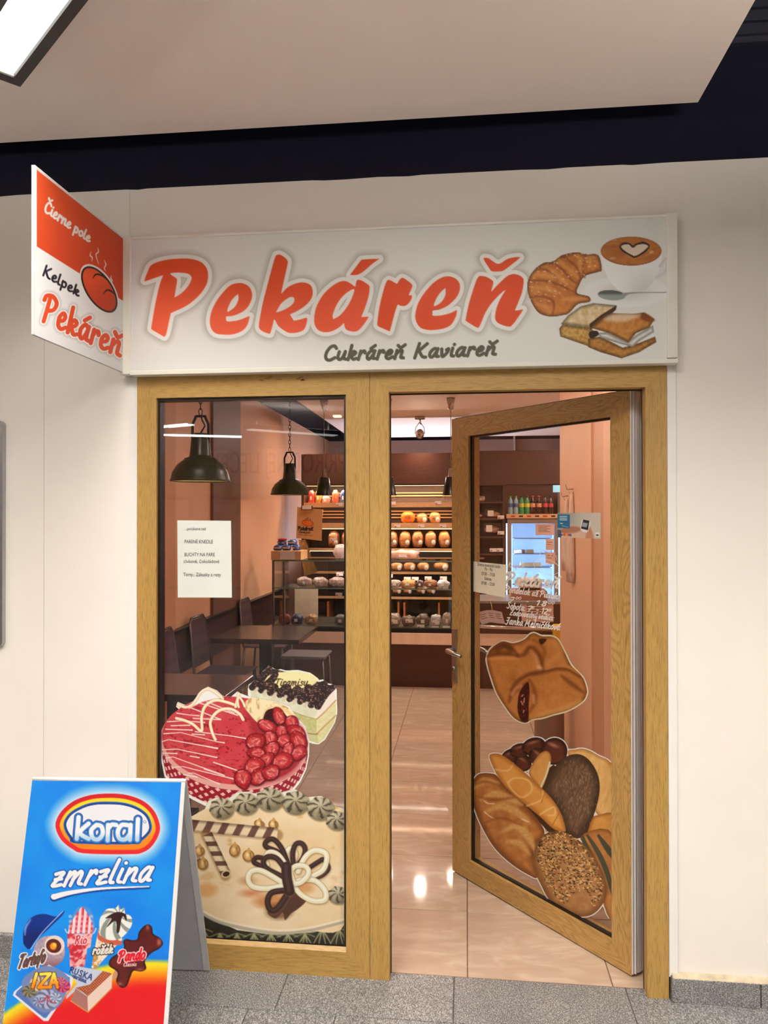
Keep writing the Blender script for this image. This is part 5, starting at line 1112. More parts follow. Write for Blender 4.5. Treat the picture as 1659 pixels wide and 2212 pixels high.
def fill_lamp(x, y, label, up=10.0, z=2.72):
    """added lamp out of view: brightens the wall below and the pale panel above"""
    t = thing('hung_fill_lamp', label, 'ceiling lamp', (x, y, z), AN, 'added suspended corridor lamps')
    MB().box(-.63, .63, -.09, .09, .008, .06, .003).build('housing', M_HOUS, t, world=False); MB().box(-.6, .6, -.07, .07, 0, .01).build('diffuser', M_DIFF, t, world=False); MB().box(-.6, .6, -.07, .07, .058, .064).build('upper_diffuser', M_DIFF, t, world=False)
    for s_ in (-.5, .5): MB().tube([(s_, 0, .06), (s_, 0, (3.55 if 1.5 < x < 3.7 else 3.05)-z)], .002, 5).build('wire', M_STEEL, t, world=False)
    area_light('fill_lamp_down', (x, y, z-.008), (1.15, .12), MALL_W, (1.0, .96, .90), rz=AN, spread=154); area_light('fill_lamp_up', (x, y, z+.07), (1.15, .12), up, (1.0, .93, .86), aim=(0, 0, 1), rz=-AN)
for x, y, zz, tx in [(2.55, -2.0, 2.62, 'added suspended lamp just beyond the fixed black lamp'), (-2.2, -2.05, 2.62, 'added suspended lamp beside the silver snap frame'), (.1, -2.7, 2.62, 'added suspended lamp behind the photographer'), (3.6, -2.6, 2.72, 'added suspended lamp past the end of the pale panel'),
                  (-3.2, -4.2, 2.72, 'added suspended lamp over the phone stand'), (2.6, -5.6, 2.72, 'added suspended lamp in the middle of the corridor'), (-.9, -6.4, 2.72, 'added suspended lamp closest to the shops opposite')]:
    fill_lamp(x, y, tx, UP_W if zz < 2.7 else 20, zz)
def far_lamp(a, b, label):
    a, b = Vector(a), Vector(b); m = (a+b)/2; d = b-a
    t = thing('tube_lamp', label, 'ceiling lamp', m, math.atan2(d.y, d.x), 'tube lamps across the corridor')
    MB().box(-d.length/2, d.length/2, -.1, .1, .01, .05).build('housing', M_LIP, t, world=False)
    for s in (-.055, .055): MB().tube([(-d.length/2, s, 0), (d.length/2, s, 0)], .011, 8).build('tube', plain('tube_glow', (250, 250, 250), .4, emit=(255, 252, 245), estr=16), t, world=False)
far_lamp((-3.7, -8.85, 3.0), (-2.45, -9.3, 3.0), 'longer double tube lamp mirrored in the window glass'); far_lamp((-3.5, -8.0, 3.0), (-2.68, -7.6, 3.0), 'shorter double tube lamp mirrored in the window glass')
wo = thing('wall_opposite', 'shop fronts across the corridor mirrored in the glass', 'wall', kind='structure')
MB().box(-9, 11, -12.2, -12.1, 0, 3.55).build('plaster', plain('opposite_wall_paint', (150, 138, 124), .7), wo)
op = thing('pharmacy_sign', 'pale board with dark red capitals across the corridor', 'shop sign', (-3, -12.06, 2.2))
MB().box(-6.5, 1.5, -12.1, -12.04, 2.36, 3.12).build('board', plain('pale_board', (226, 212, 176), .6), op); MB().box(-6.5, 1.5, -12.1, -12.03, 2.16, 2.36).build('green_stripe', plain('green_stripe', (186, 190, 56), .6), op)
sans('text_line', 'PRÍRODNEJ LIEČBY', plain('dark_red_letters', (122, 40, 36), .6), Matrix.Translation((-1.14, -12.03, 2.56)) @ Matrix.Rotation(math.pi, 4, 'Z') @ Matrix.Rotation(math.pi/2, 4, 'X'), .6, op, fit=2.78)
for k in range(4):
    x = -6+k*2.0
    sw = thing('display_window', ('first', 'second', 'third', 'fourth')[k]+' shop window across the corridor under the red lettered board', 'shop window', (x, -12.07, 0), 0, 'shop windows across the corridor')
    MB().box(x, x+1.7, -12.1, -12.06, .2, 2.1).build('lit_pane', plain('lit_pane_%d' % (k % 2), ((196, 150, 120), (150, 120, 108))[k % 2], .6), sw)
    for q in ring(x, x+1.7, .2, 2.1, .07, -12.1, -12.03): q.build('frame_bar', M_HOUS, sw)
pk = thing('phone_stand', 'purple promotional stand with white lettering behind the photographer', 'display stand', (-1.9, -3.3, 0))
MB().box(-2.5, -1.3, -3.4, -3.3, 0, 1.15).build('panel', plain('purple_panel', (92, 30, 84), .5), pk)
for k, tx in enumerate(('internet', 'ceny', 'telefóny')):
    sans('text_line', tx, M_VINYL, Matrix.Translation((-1.35, -3.298, .85-.17*k)) @ Matrix.Rotation(math.pi, 4, 'Z') @ Matrix.Rotation(math.pi/2, 4, 'X'), .17, pk)
# ================================================================== inside the bakery
WARM = (1.0, .79, .66)
for k, (x, y) in enumerate([(.93, 2.86), (1.2, 1.3), (-.2, .8), (2.6, 4.6), (-.25, 5.9), (2.9, 5.5)]):  # flat ceiling lights added to brighten the bakery floor and walls
    t = thing('ceiling_fill_light', ('added fill light over the bakery entrance aisle', 'added fill light just inside the door', 'added fill light behind the shop window', 'added fill light over the service corner', 'added fill light over the bread rack end', 'added fill light over the tall cooler')[k], 'ceiling lamp', (x, y, 2.83), 0, 'added fill lights in the bakery ceiling')
    MB().box(x-.045, x+.045, y-.045, y+.045, 2.83, 2.85, .004).build('panel', plain('warm_fill_panel', (255, 236, 210), .5, emit=(255, 226, 190), estr=2.0), t)
    area_light('bakery_fill_light', (x, y, 2.826), (.08, .08), 12*SHOP_W, WARM)
# ---------------- bread rack along the back
RY = 6.2
M_PINE = wood_mat('pale_shelf_wood', (226, 178, 126), (200, 148, 98), 'X', rough=.5)
M_TAG = plain('price_card', (240, 226, 218), .6); M_RED = plain('red_print', (186, 60, 50), .6)
M_DKIN = plain('dark_interior', (58, 38, 30), .6)
rk = thing('bread_rack', 'dark brown wall rack with pale wooden shelves of bread behind the counter', 'shelf', (.3, RY, 0))
MB().box(-.72, 1.29, RY-.01, RY+.02, 2.062, 2.43).build('header_panel', M_BROWN, rk)
MB().box(-.72, 1.29, RY+.44, RY+.47, .3, 2.43).build('back_board', M_DKIN, rk)
for x in (-.74, 1.27): MB().box(x, x+.03, RY, RY+.45, 0, 2.43).build('side_panel', M_BROWNV, rk)
MB().box(-.71, 1.27, RY, RY+.44, 2.05, 2.062).build('canopy', M_DKIN, rk)
for z0 in (1.93, 1.965, 1.66, 1.70, 1.74): MB().box(-.70, 1.26, RY+.40, RY+.44, z0, z0+.014).build('back_slat', M_PINE, rk)
def shelf(zt, lip, mat, lm): 
    MB().box(-.71, 1.27, RY+.012, RY+.43, zt-.02, zt).build('shelf', mat, rk)
    if lip: MB().box(-.71, 1.27, RY, RY+.012, zt-lip, zt+.012).build('shelf_lip', lm, rk)
shelf(1.835, .045, M_PINE, M_PINE); shelf(1.592, .055, M_PINE, M_PINE); shelf(1.290, .016, M_DKIN, M_PINE); shelf(1.012, .016, M_DKIN, M_PINE); shelf(.715, .016, M_DKIN, M_PINE); shelf(.45, .016, M_DKIN, M_PINE)
for x in (-.43, -.02, .42, .49, .9): MB().box(x, x+.022, RY+.01, RY+.42, .45, .66).build('divider', wood_mat('orange_divider', (196, 116, 66), (160, 86, 44), 'Z'), rk)
def price(u, v, y, par, w_=.055, h_=.03):
    p = at(u, v, y=y); tg = MB().box(p.x-w_/2, p.x+w_/2, y-.003, y, p.z-h_/2, p.z+h_/2).build('price_tag', M_TAG, par)
    MB().box(p.x-w_*.42, p.x-w_*.12, y-.0036, y-.003, p.z-h_*.36, p.z-h_*.08).build('price_print', M_RED, tg)
for u, v in [(848,1087),(946,1086),(858,1136),(910,1136),(957,1136),(733,1090),(720,1165),(846,1190),(900,1189)]: price(u, v, RY-.001, rk, .075, .036)
# strips of light under the header and shelves
area_light('rack_strip_light', (.28, RY+.08, 2.045), (1.9, .05), 26*SHOP_W, (1.0, .72, .46), aim=(0, .35, -.94))
area_light('rack_strip_light', (.28, RY+.03, 1.80), (1.9, .02), 5*SHOP_W, (1.0, .72, .46), aim=(0, .3, -.95))
area_light('rack_strip_light', (.28, RY+.03, 1.53), (1.9, .02), 6*SHOP_W, (1.0, .72, .46), aim=(0, .3, -.95))
area_light('rack_strip_light', (.28, RY+.03, 1.26), (1.9, .02), 4*SHOP_W, (1.0, .78, .6), aim=(0, .3, -.95))
for z0 in (2.046, 1.806, 1.529, 1.262): MB().box(-.68, 1.24, RY+.02, RY+.05, z0, z0+.008).build('light_strip', plain('strip_glow', (255, 230, 190), .5, emit=(255, 214, 160), estr=3.0), rk)
ul = thing('fill_uplighter', 'added fill light hidden behind the bread rack', 'lamp', (.6, 7.9, 0))  # added out of sight to brighten the ceiling and end wall
MB().box(-.4, 1.6, 7.75, 8.05, 1.15, 1.25, .01).build('trough', M_TRIM, ul)
for x in (-.3, 1.5): MB().box(x-.02, x+.02, 7.88, 7.92, 0, 1.15).build('leg', M_STEEL, ul)
area_light('fill_uplight', (.6, 7.9, 1.27), (1.9, .25), 75*SHOP_W, (.96, .86, .95), aim=(0, -.55, .83))
# ---------------- glass display counter
CY = 4.70
M_CREAM = plain('cream_laminate', (246, 216, 190), .45); M_CASEGL = glass_mat('case_glass', (.93, .96, .95), .05)
dc = thing('display_counter', 'long glass display counter with cream band and dark brown plinth', 'counter', (.2, CY, 0))
MB().box(-.71, 1.11, CY, CY+.75, 0, .419).build('plinth', M_BROWN, dc); MB().box(-.715, 1.115, CY-.012, CY+.76, .419, .533, .004).build('cream_band', M_CREAM, dc)
MB().box(-.71, 1.11, CY-.004, CY+.75, .533, .572).build('black_ledge', M_BLACK, dc); MB().box(-.70, 1.10, CY+.01, CY+.74, .572, .582).build('tray', plain('dark_tray_steel', (96, 90, 84), .3, metal=.6), dc)
MB().box(-.70, 1.105, CY, CY+.008, .572, 1.232).build('front_glass', M_CASEGL, dc); MB().box(-.70, 1.105, CY, CY+.62, 1.232, 1.242).build('top_glass', M_CASEGL, dc)
MB().box(-.68, 1.09, CY+.02, CY+.5, .955, .963).build('glass_shelf', M_CASEGL, dc); 
for a, b in ((-.71, -.702), (1.103, 1.111)): MB().box(a, b, CY+.005, CY+.70, .572, 1.232).build('side_glass', M_CASEGL, dc)
MB().box(-.70, 1.10, CY-.003, CY, .955, .966).build('glass_edge', plain('green_glass_edge', (120, 150, 140), .2), dc); MB().box(-.70, 1.105, CY-.003, CY, 1.230, 1.244).build('glass_edge', plain('green_glass_edge', (120, 150, 140), .2), dc)
for x in (-.71, -.60, 1.09): MB().box(x, x+.018, CY+.0, CY+.03, .57, 1.24).build('steel_post', M_STEEL, dc)
MB().box(-.715, -.41, CY-.02, CY+.30, 1.244, 1.334, .003).build('wooden_riser', M_PINE, dc); MB().box(-.62, -.47, CY-.024, CY-.02, 1.25, 1.328).build('price_card', M_TAG, dc)
MB().box(-.58, -.33, CY+.45, CY+.46, .60, .95).build('white_back_card', M_CREAM, dc)
for u, v in [(841,1244),(880,1250),(897,1250),(925,1249),(958,1249),(734,1240),(732,1284),(851,1343),(884,1341),(909,1353),(941,1345),(940,1356),(964,1356)]: price(u, v, CY+.26 if v < 1300 else CY+.03, dc, .07, .036)
area_light('case_light', (.2, CY+.1, 1.225), (1.7, .03), 4*SHOP_W, (1.0, .86, .74), aim=(0, .25, -.97))
# ---------------- bread and packets
def bmat(n, a, b): return wood_mat(n, a, b, 'Y', rough=.55, lines=.35)
CR = [plain('crust_golden', (206, 136, 76), .6, vary=.45, scale=46, bump=.6), plain('crust_orange', (222, 122, 46), .55, vary=.35, scale=40, bump=.5), plain('crust_brown', (150, 92, 56), .6, vary=.5, scale=50, bump=.6)]
WRAP = glass_mat('plastic_wrap', (.96, .95, .95), .06, .18, .6)
ORD = ('first', 'second', 'third', 'fourth', 'fifth')
def px_m(y): return (y-CAM[1])/FPX
def loaf(u, v, y, wpx, hpx, label, group, crust=0, name='bread_loaf', wrap=True, lab=True, seed=0, cat='bread', deep=1.15, p=2.6):
    b = at(u, v, y=y); k = px_m(y); rx, rz = wpx*k/2, hpx*k/2; ry = rx*deep
    t = thing(name, label, cat, (b.x, y+ry, b.z), 0, group)
    MB().blob((0, 0, rz*.92), (rx*.94, ry*.94, rz*.98), seed, .05, 18, 12, p, .9).build('crust', CR[crust], t, world=False)
    MB().blob((0, -ry*.62, rz*.98), (rx*.74, ry*.34, rz*.72), seed+1, .04, 14, 8, p).build('cut_face', plain('crumb', (226, 160, 96), .6, vary=.2, scale=40), t, world=False) if lab else None
    if wrap:
        w_ = MB().blob((0, 0, rz*.98), (rx, ry, rz*1.05), seed+2, .06, 16, 10, p, .93); w_.lathe([(rx*.3, rz*1.7), (rx*.12, rz*1.98), (rx*.34, rz*2.25)], (rx*.1, ry*.2, 0), 10, False); bg_ = w_.build('plastic_bag', WRAP, t, world=False)
    if lab: MB().lathe([(rx*.42, 0), (rx*.42, .002)], (0, 0, 0), 14, True, .8, 1).xf(Matrix.Translation((rx*.5, -ry*.99, rz*.66)) @ Matrix.Rotation(math.pi/2, 4, 'X')).build('paper_label', M_TAG, bg_ if wrap else t, world=False)
    return t
for i, u in enumerate((846, 873.5, 901.5, 930, 959.5)): loaf(u, 1184, RY+.03, 26.6, 37, ORD[i]+' bagged round loaf from the door post in the full middle row', 'bagged loaves in the middle rack row', 0, seed=i)
for i, u in enumerate((719, 748)): loaf(u, 1184, RY+.03, 27, 38, ('dark crusted bagged loaf nearest the hanging paper bag', 'dark crusted bagged loaf cut off by the window frame')[i], 'bagged loaves seen through the window', 2, seed=i+20)
loaf(880, 1130, RY+.03, 34, 26, 'unwrapped orange crusted round loaf on the upper wooden shelf', None, 1, wrap=False, lab=False, seed=9); 
loaf(911, 1130, RY+.06, 26, 22, 'bagged pale loaf next to the orange crusted loaf', None, 0, seed=31); loaf(939, 1130, RY+.03, 26, 24, 'bagged loaf at the open end of the upper wooden shelf', None, 0, seed=33)
for i, u in enumerate((856, 884, 914)): loaf(u, 1232, RY+.03, 27, 17, ORD[i]+' flat wrapped loaf from the door post just under the counter top', 'flat loaves under the counter top', 0, seed=40+i, deep=.8)
loaf(953, 1231, RY+.03, 34, 16, 'flat loaf behind the long price card', None, 0, seed=47, deep=.8)
for i, u in enumerate((857, 880, 909, 931)): loaf(u, 1282, RY+.03, 21, 12, ORD[i]+' small bagged roll from the door post in the lower rack row', 'small rolls in the lower rack row', 0, seed=50+i)
M_PACK = plain('clear_packet_grey', (172, 140, 130), .25, vary=.45, scale=45, coat=.4); M_PACK2 = plain('clear_packet_dark', (104, 78, 72), .22, vary=.6, scale=40, coat=.5); M_PACK3 = plain('sugar_packet', (206, 190, 190), .3, vary=.5, scale=60, coat=.3)
FYR = RY+.0
def packet(u, v, y, wpx, hpx, label, mat, seed, name='pastry_packet', cat='packet', group=None, tie=True):
    b = at(u, v, y=y)
    for s_ in (.5835, .9645, 1.2435, 1.8365, 1.8505, 1.6605):
        if abs(b.z-s_) < .045 and (s_ != 1.8365 or y > FYR) and (s_ != 1.8505 or y < FYR): b.z = s_
    k = px_m(y); rx, rz = wpx*k/2, hpx*k/2
    t = thing(name, label, cat, (b.x, y+rx*.6, b.z), 0, group)
    MB().blob((0, 0, rz), (rx, rx*.6, rz), seed, .13, 18, 10, 2.8, .95).build('filled_bag', mat, t, world=False)
    if tie: MB().lathe([(rx*.25, rz*1.7), (rx*.08, rz*1.95), (rx*.3, rz*2.2)], (rx*.2, 0, 0), 9, False).build('gathered_top', WRAP, t, world=False)
    MB().box(-rx*.35, rx*.2, -rx*.62, -rx*.6, rz*.6, rz*1.2).build('paper_label', M_TAG, t, world=False)
    return t
packet(873, 1212, CY+.15, 66, 20, 'flat wrapped loaf lying on the glass counter top', plain('pink_wrap', (226, 176, 156), .3, vary=.2, scale=30, coat=.4), 60)
packet(735, 1212, CY+.2, 32, 30, 'white paper bag standing on the glass counter top', plain('white_bag', (230, 210, 206), .4, vary=.15), 61)
for i, (u, w_, m, l) in enumerate([(853, 26, M_PACK, 'mixed biscuit packet at the doorpost end of the glass shelf'), (881, 32, CR[0], 'yellow layered pastry on the glass shelf'), (907, 16, M_PACK2, 'small dark striped packet between the pastries on the glass shelf'), (931, 28, CR[2], 'brown sugared pastry on the glass shelf'), (957, 26, M_PACK3, 'icing sugared packet by the door handle stile on the glass shelf')]):
    packet(u, 1271, CY+.12, w_, 16, l, m, 70+i, tie=False)
for i, (u, w_, h_, m, l) in enumerate([(850, 30, 26, M_PACK, 'grey packet lying at the doorpost end of the bottom tray'), (882, 30, 22, M_PACK2, 'dark packet beside the white price card on the bottom tray'), (914, 28, 26, M_PACK2, 'shiny dark packet in the middle of the bottom tray'), (942, 22, 26, M_PACK3, 'pale packet with stacked price cards on the bottom tray'), (966, 20, 30, M_PACK, 'beige packet at the door stile end of the bottom tray')]):
    packet(u, 1357, CY+.06, w_, h_, l, m, 80+i)
for i, (u, w_, l) in enumerate([(655, 34, 'brown bread in a bag at the steel post end of the glass shelf'), (690, 34, 'brown bread in a bag in the middle of the window side glass shelf'), (728, 38, 'brown bread in a crumpled bag by the window frame')]): packet(u, 1268, CY+.12, w_, 20, l, M_PACK, 90+i, 'bread_packet', 'bread')
for i, (u, w_, c, l) in enumerate([(614, 26, (150, 56, 46), 'red biscuit packet on the bottom tray by the steel post'), (640, 26, (60, 64, 92), 'blue biscuit packet on the bottom tray'), (672, 28, (196, 150, 104), 'round beige bun on the bottom tray'), (735, 26, (120, 110, 112), 'grey wrapped cake on the bottom tray by the window frame')]):
    packet(u, 1349, CY+.08, w_, 22, l, plain('packet_%d' % i, c, .3, vary=.4, scale=40, coat=.4), 100+i)
for i, (u, v, c, l) in enumerate([(598, 1200, (52, 84, 150), 'blue sweets bag at the wall end of the wooden riser'), (618, 1200, (56, 88, 156), 'blue sweets bag in the middle of the wooden riser'), (638, 1200, (50, 80, 146), 'blue sweets bag at the counter end of the wooden riser'), (606, 1186, (44, 72, 140), 'blue sweets bag lying on top of the pile'), (630, 1187, (60, 92, 160), 'blue sweets bag with tan band on top of the pile')]):
    y = CY+.05+(.05 if v < 1190 else 0); b = at(u, v, y=y); k = px_m(y)
    t = thing('sweets_bag', l, 'sweets bag', (b.x, y+.05, 1.334 if v > 1190 else 1.384)); MB().blob((0, 0, .028), (9.2*k, .05, .028), 120+i, .16, 16, 8, 3.0, .9).build('bag', plain('blue_foil_%d' % i, c, .25, vary=.4, scale=50, coat=.5), t, world=False)
    MB().box(-8*k, 8*k, -.053, -.047, .022, .034).build('tan_band', plain('tan_print', (214, 176, 130), .4), t, world=False)
b = at(610, 1176, y=CY+.12); MB().blob((b.x, CY+.12, 1.446), (.05, .03, .012), 7, .1).build('sweets_bag', plain('red_foil', (190, 44, 50), .3, vary=.3, coat=.5), label='red sweets bag crowning the pile of blue bags', cat='sweets bag')
for i, (u, w_, c, l) in enumerate([(672, 15, (206, 60, 50), 'red crisp bag at the end of the top rack shelf'), (687, 13, (226, 160, 60), 'yellow crisp bag behind the glass pendant'), (703, 20, (196, 150, 140), 'clear biscuit tray under the pendant'), (724, 15, (214, 90, 60), 'orange pasta bag on the top rack shelf'), (741, 14, (56, 76, 140), 'blue bag on the top rack shelf by the window frame')]):
    packet(u, 1083, RY+.09, w_, 28 if i not in (2,) else 16, l, plain('crisp_%d' % i, c, .3, vary=.4, scale=40, coat=.4), 130+i, 'snack_bag', 'snack bag')
# paper carrier bag and foil bag hanging at the end of the rack
pb = [Vector(at(a, b, y=RY-.06)) for a, b in [(642,1095),(697,1101),(690,1167),(640,1162)]]
bag = thing('paper_carrier_bag', 'brown paper carrier bag with bread emblem hanging at the rack end', 'paper bag', pb[3])
fr = [p for p in pb]; bk = [p+Vector((0, .045, 0)) for p in pb]
MB().add(fr+bk, [(0, 1, 2, 3), (7, 6, 5, 4), (0, 4, 5, 1), (1, 5, 6, 2), (2, 6, 7, 3), (3, 7, 4, 0)]).build('bag', plain('kraft_paper', (206, 150, 96), .8, vary=.06), bag)
o_ = np.array(pb[0])-np.array([0, .002, 0]); cv = Cv.rect(o_, np.array(pb[1])-np.array(pb[0]), np.array(pb[3])-np.array(pb[0]), 70, 84, (206, 152, 98)); O_ = (560, 960); z = lambda p: zc(p, O_, 4.808)
cv.ell(*z([(503,816)])[0], 12.5, 6.6, (70, 40, 20), rot=.15); cv.ell(*z([(503,816)])[0], 11.6, 5.8, (236, 116, 40), rot=.15)
for q in ([(485,780),(490,770)], [(510,778),(500,768),(508,758)], [(532,785),(528,770)]): cv.stroke(z(q), 1., (50, 34, 24))
write(cv, 'Pekáreň', z([(398,890)])[0], z([(556,895)])[0], 8.2, 1.9, (44, 34, 26)); write(cv, 'Čierne pole', z([(408,920)])[0], z([(530,925)])[0], 5, 1., (60, 44, 30)); cv.stroke(z([(405,936),(555,948)]), .9, (90, 66, 46), sm=False)
cv.build('printed_front', M_PRINT_P, parent=bag)
cl = at(663, 1098, y=RY-.07); MB().box(cl.x-.07, cl.x+.07, RY-.075, RY-.062, cl.z-.02, cl.z+.03, .003).build('clip', plain('brass_clip', (120, 90, 40), .3, metal=.8), bag); MB().box(cl.x-.055, cl.x+.055, RY-.079, RY-.0755, cl.z-.012, cl.z+.034).build('price_card', M_TAG, bag)
gp = [at(a, b, y=RY-.06) for a, b in [(645,1166),(660,1166),(668,1190),(684,1236),(658,1245),(650,1200)]]
MB().add([tuple(p) for p in gp]+[(p.x, p.y+.03+.02*(i % 2), p.z) for i, p in enumerate(gp)], [tuple(range(6)), tuple(range(6, 12))[::-1]]+[(i, (i+1) % 6, 6+(i+1) % 6, 6+i) for i in range(6)]).build('foil_bag', plain('gold_foil', (190, 164, 108), .18, metal=.8, vary=.4, scale=30), label='shiny golden foil bag hanging under the paper carrier bag', cat='foil bag')
# ---------------- service counter with rail
sc_ = thing('service_counter', 'dark brown service counter with steel rail in front of the drinks fridge', 'counter', (1.65, CY, 0))
MB().box(1.118, 2.3, CY, CY+.6, 0, .419).build('plinth', M_BROWN, sc_); MB().box(1.116, 2.31, CY-.012, CY+.6, .419, .533, .004).build('cream_band', M_CREAM, sc_)
MB().box(1.118, 2.3, CY+.02, CY+.6, .533, .83).build('front_panel', M_BROWN, sc_); MB().box(1.112, 2.31, CY-.0, CY+.62, .83, .855, .003).build('worktop', plain('grey_worktop', (150, 140, 136), .3), sc_)
MB().tube([(1.31, CY+.02, .625), (1.31, CY-.06, .622), (1.34, CY-.08, .618), (2.05, CY-.08, .598), (2.08, CY-.06, .598), (2.08, CY+.02, .6)], .018, 12).build('rail', plain('chrome', (214, 206, 200), .12, metal=1.0), sc_)
MB().box(1.285, 1.335, CY-.01, CY+.02, .58, .68, .004).build('rail_bracket', M_STEEL, sc_)
def paper(pts, y, label, name='notice', lines=0, mat=None):
    P = [Vector(at(a, b, y=y)) for a, b in pts]; t = thing(name, label, 'notice', P[3]); sheet(P, .0006, Vector((0, -1, 0))).build('paper', mat or plain('pinkish_paper', (226, 190, 176), .7), t)
    for k in range(lines):
        f = (k+1.5)/(lines+3); a = P[0].lerp(P[3], f); b = P[1].lerp(P[2], f); a, b = a.lerp(b, .15), a.lerp(b, .8-.15*(k % 2)); h = (P[0]-P[3]).length*.018
        MB().add([a+Vector((0, -.001, h)), b+Vector((0, -.001, h)), b+Vector((0, -.001, -h)), a+Vector((0, -.001, -h))], [(0, 1, 2, 3)]).build('text_line', M_INK, t)
    return t
paper([(1127,1299),(1195.5,1300),(1195.5,1344),(1127,1342)], CY+.0185, 'paper notice on the dark service counter panel', lines=5)
for k, (pts, l) in enumerate([([(1030,1323),(1052,1318),(1062,1343),(1040,1350)], 'leaflet with blue emblem hung on the service counter'), ([(1050,1318),(1068,1318),(1074,1346),(1058,1344)], 'middle leaflet hung on the service counter'), ([(1066,1318),(1084,1322),(1091,1348),(1072,1346)], 'last leaflet of the fan hung on the service counter')]): paper(pts, CY-.03+.003*k, l, 'leaflet', 3, plain('leaflet_paper', (206, 190, 192), .6))
h0, h1 = at(1059, 1297, y=CY-.035), at(1063, 1320, y=CY-.035); MB().tube([h0, (h0+h1)/2+Vector((.005, 0, 0)), h1], .004, 6).lathe([(.018, -.004), (.018, .004)], (h0.x, h0.y, h0.z), 14).build('hanging_tag', plain('ivory_plastic', (226, 206, 160), .4), label='round ivory tag with cord holding the leaflets', cat='tag')
b0, b1 = at(1104, 1296, y=CY+.1), at(1182, 1276, y=CY+.1); MB().box(b0.x, b1.x, CY+.08, CY+.42, .856, .945, .003).build('cardboard_box', plain('brown_card', (170, 118, 92), .8), label='low cardboard box on the service counter', cat='box')
s0, s1 = at(1119, 1270, y=CY+.2), at(1171, 1248, y=CY+.2); wt = thing('weighing_scale', 'white shop scale standing on the cardboard box', 'scale', ((s0.x+s1.x)/2, CY+.25, .946))
MB().box(s0.x, s1.x, CY+.16, CY+.36, .965, 1.06, .02).build('body', plain('white_plastic_shell', (234, 226, 216), .35), wt); MB().box(s0.x+.02, s1.x-.02, CY+.17, CY+.35, .946, .97).build('base', M_BLACK, wt)
for k in range(4): q = s0.x+(s1.x-s0.x)*(.18+.19*k); MB().box(q, q+.035, CY+.157, CY+.16, 1.0, 1.035).build('display', plain('scale_display', (120, 110, 100), .3), wt)
yb = at(1204, 1368, y=CY-.1); MB().box(yb.x-.05, yb.x+.16, CY-.30, CY-.13, .0, .66, .01).build('yellow_bucket', plain('yellow_plastic', (226, 170, 40), .4), label='yellow container half hidden by the peach wall end', cat='container')
# ---------------- tall dark shelf unit
FY = 6.0
su = thing('shelf_unit', 'tall dark brown shelf unit between bread rack and fridge', 'shelf', (1.48, FY, 0))
MB().box(1.30, 1.32, FY, FY+.4, 0, 2.055).build('side_panel', M_BROWNV, su); MB().box(1.65, 1.672, FY, FY+.4, 0, 2.055).build('side_panel', M_BROWNV, su); MB().box(1.30, 1.672, FY+.38, FY+.4, 0, 2.055).build('back_panel', M_BROWNV, su)
for z0 in (.60, 1.0, 1.233, 1.43, 1.64, 1.83, 2.035): MB().box(1.32, 1.65, FY, FY+.38, z0, z0+.02).build('shelf', M_BROWN, su)
MB().box(1.672, 3.1, FY+.35, FY+.4, 0, 2.4).build('backing_panel', M_BROWNV, su); MB().box(1.30, 3.1, FY+.32, FY+.36, 2.06, 2.46).build('header_panel', M_BROWN, su)
for u, v in [(1082,1117),(1082,1151),(1065,1188),(1080,1188)]: price(u, v, FY-.002, su, .075, .04)
def tub(u, v, wpx, hpx, label, fill):
    b = at(u, v, y=FY+.03); k = px_m(FY); w_, h_ = wpx*k, hpx*k
    t = thing('clear_tub', label, 'tub', (b.x, FY+.1, b.z)); MB().box(-w_/2, w_/2, -.07, .07, 0, h_, .006).build('shell', WRAP, t, world=False); MB().blob((0, 0, h_*.32), (w_*.42, .06, h_*.3), 3, .2, 14, 8, 2.4, .9).build('biscuits', fill, t, world=False)
    MB().box(-w_*.36, -w_*.02, -.074, -.071, h_*.15, h_*.8).build('paper_label', M_TAG, t, world=False)
BI = plain('biscuits', (214, 160, 104), .6, vary=.4, scale=40); BI2 = plain('pink_sweets', (196, 140, 124), .6, vary=.4, scale=40)
tub(1067, 1118, 37, 19, 'clear tub of yellow biscuits on the third shelf', BI); tub(1036, 1117, 15, 9, 'low clear tub beside the biscuit tub', BI); tub(1064, 1152, 38, 22, 'clear tub of pink sweets on the fourth shelf', BI2); tub(1037, 1209, 26, 9, 'flat packet on the low shelf behind the opening hours notice', BI2)
packet(1038, 1083, FY+.06, 20, 12, 'small wrapped gift with orange bow on the top shelf', plain('gift_wrap', (190, 150, 136), .4, vary=.3, scale=30), 201, 'gift_packet', 'packet')
packet(1027, 1083, FY+.09, 6, 24, 'tall narrow snack packet at the edge of the top shelf', plain('snack_wrap', (226, 186, 110), .4, vary=.3), 202, 'snack_bag', 'snack bag', tie=False); packet(1027, 1117, FY+.09, 6, 20, 'pale packet at the edge of the third shelf', M_PACK3, 203, 'snack_bag', 'snack bag', tie=False)
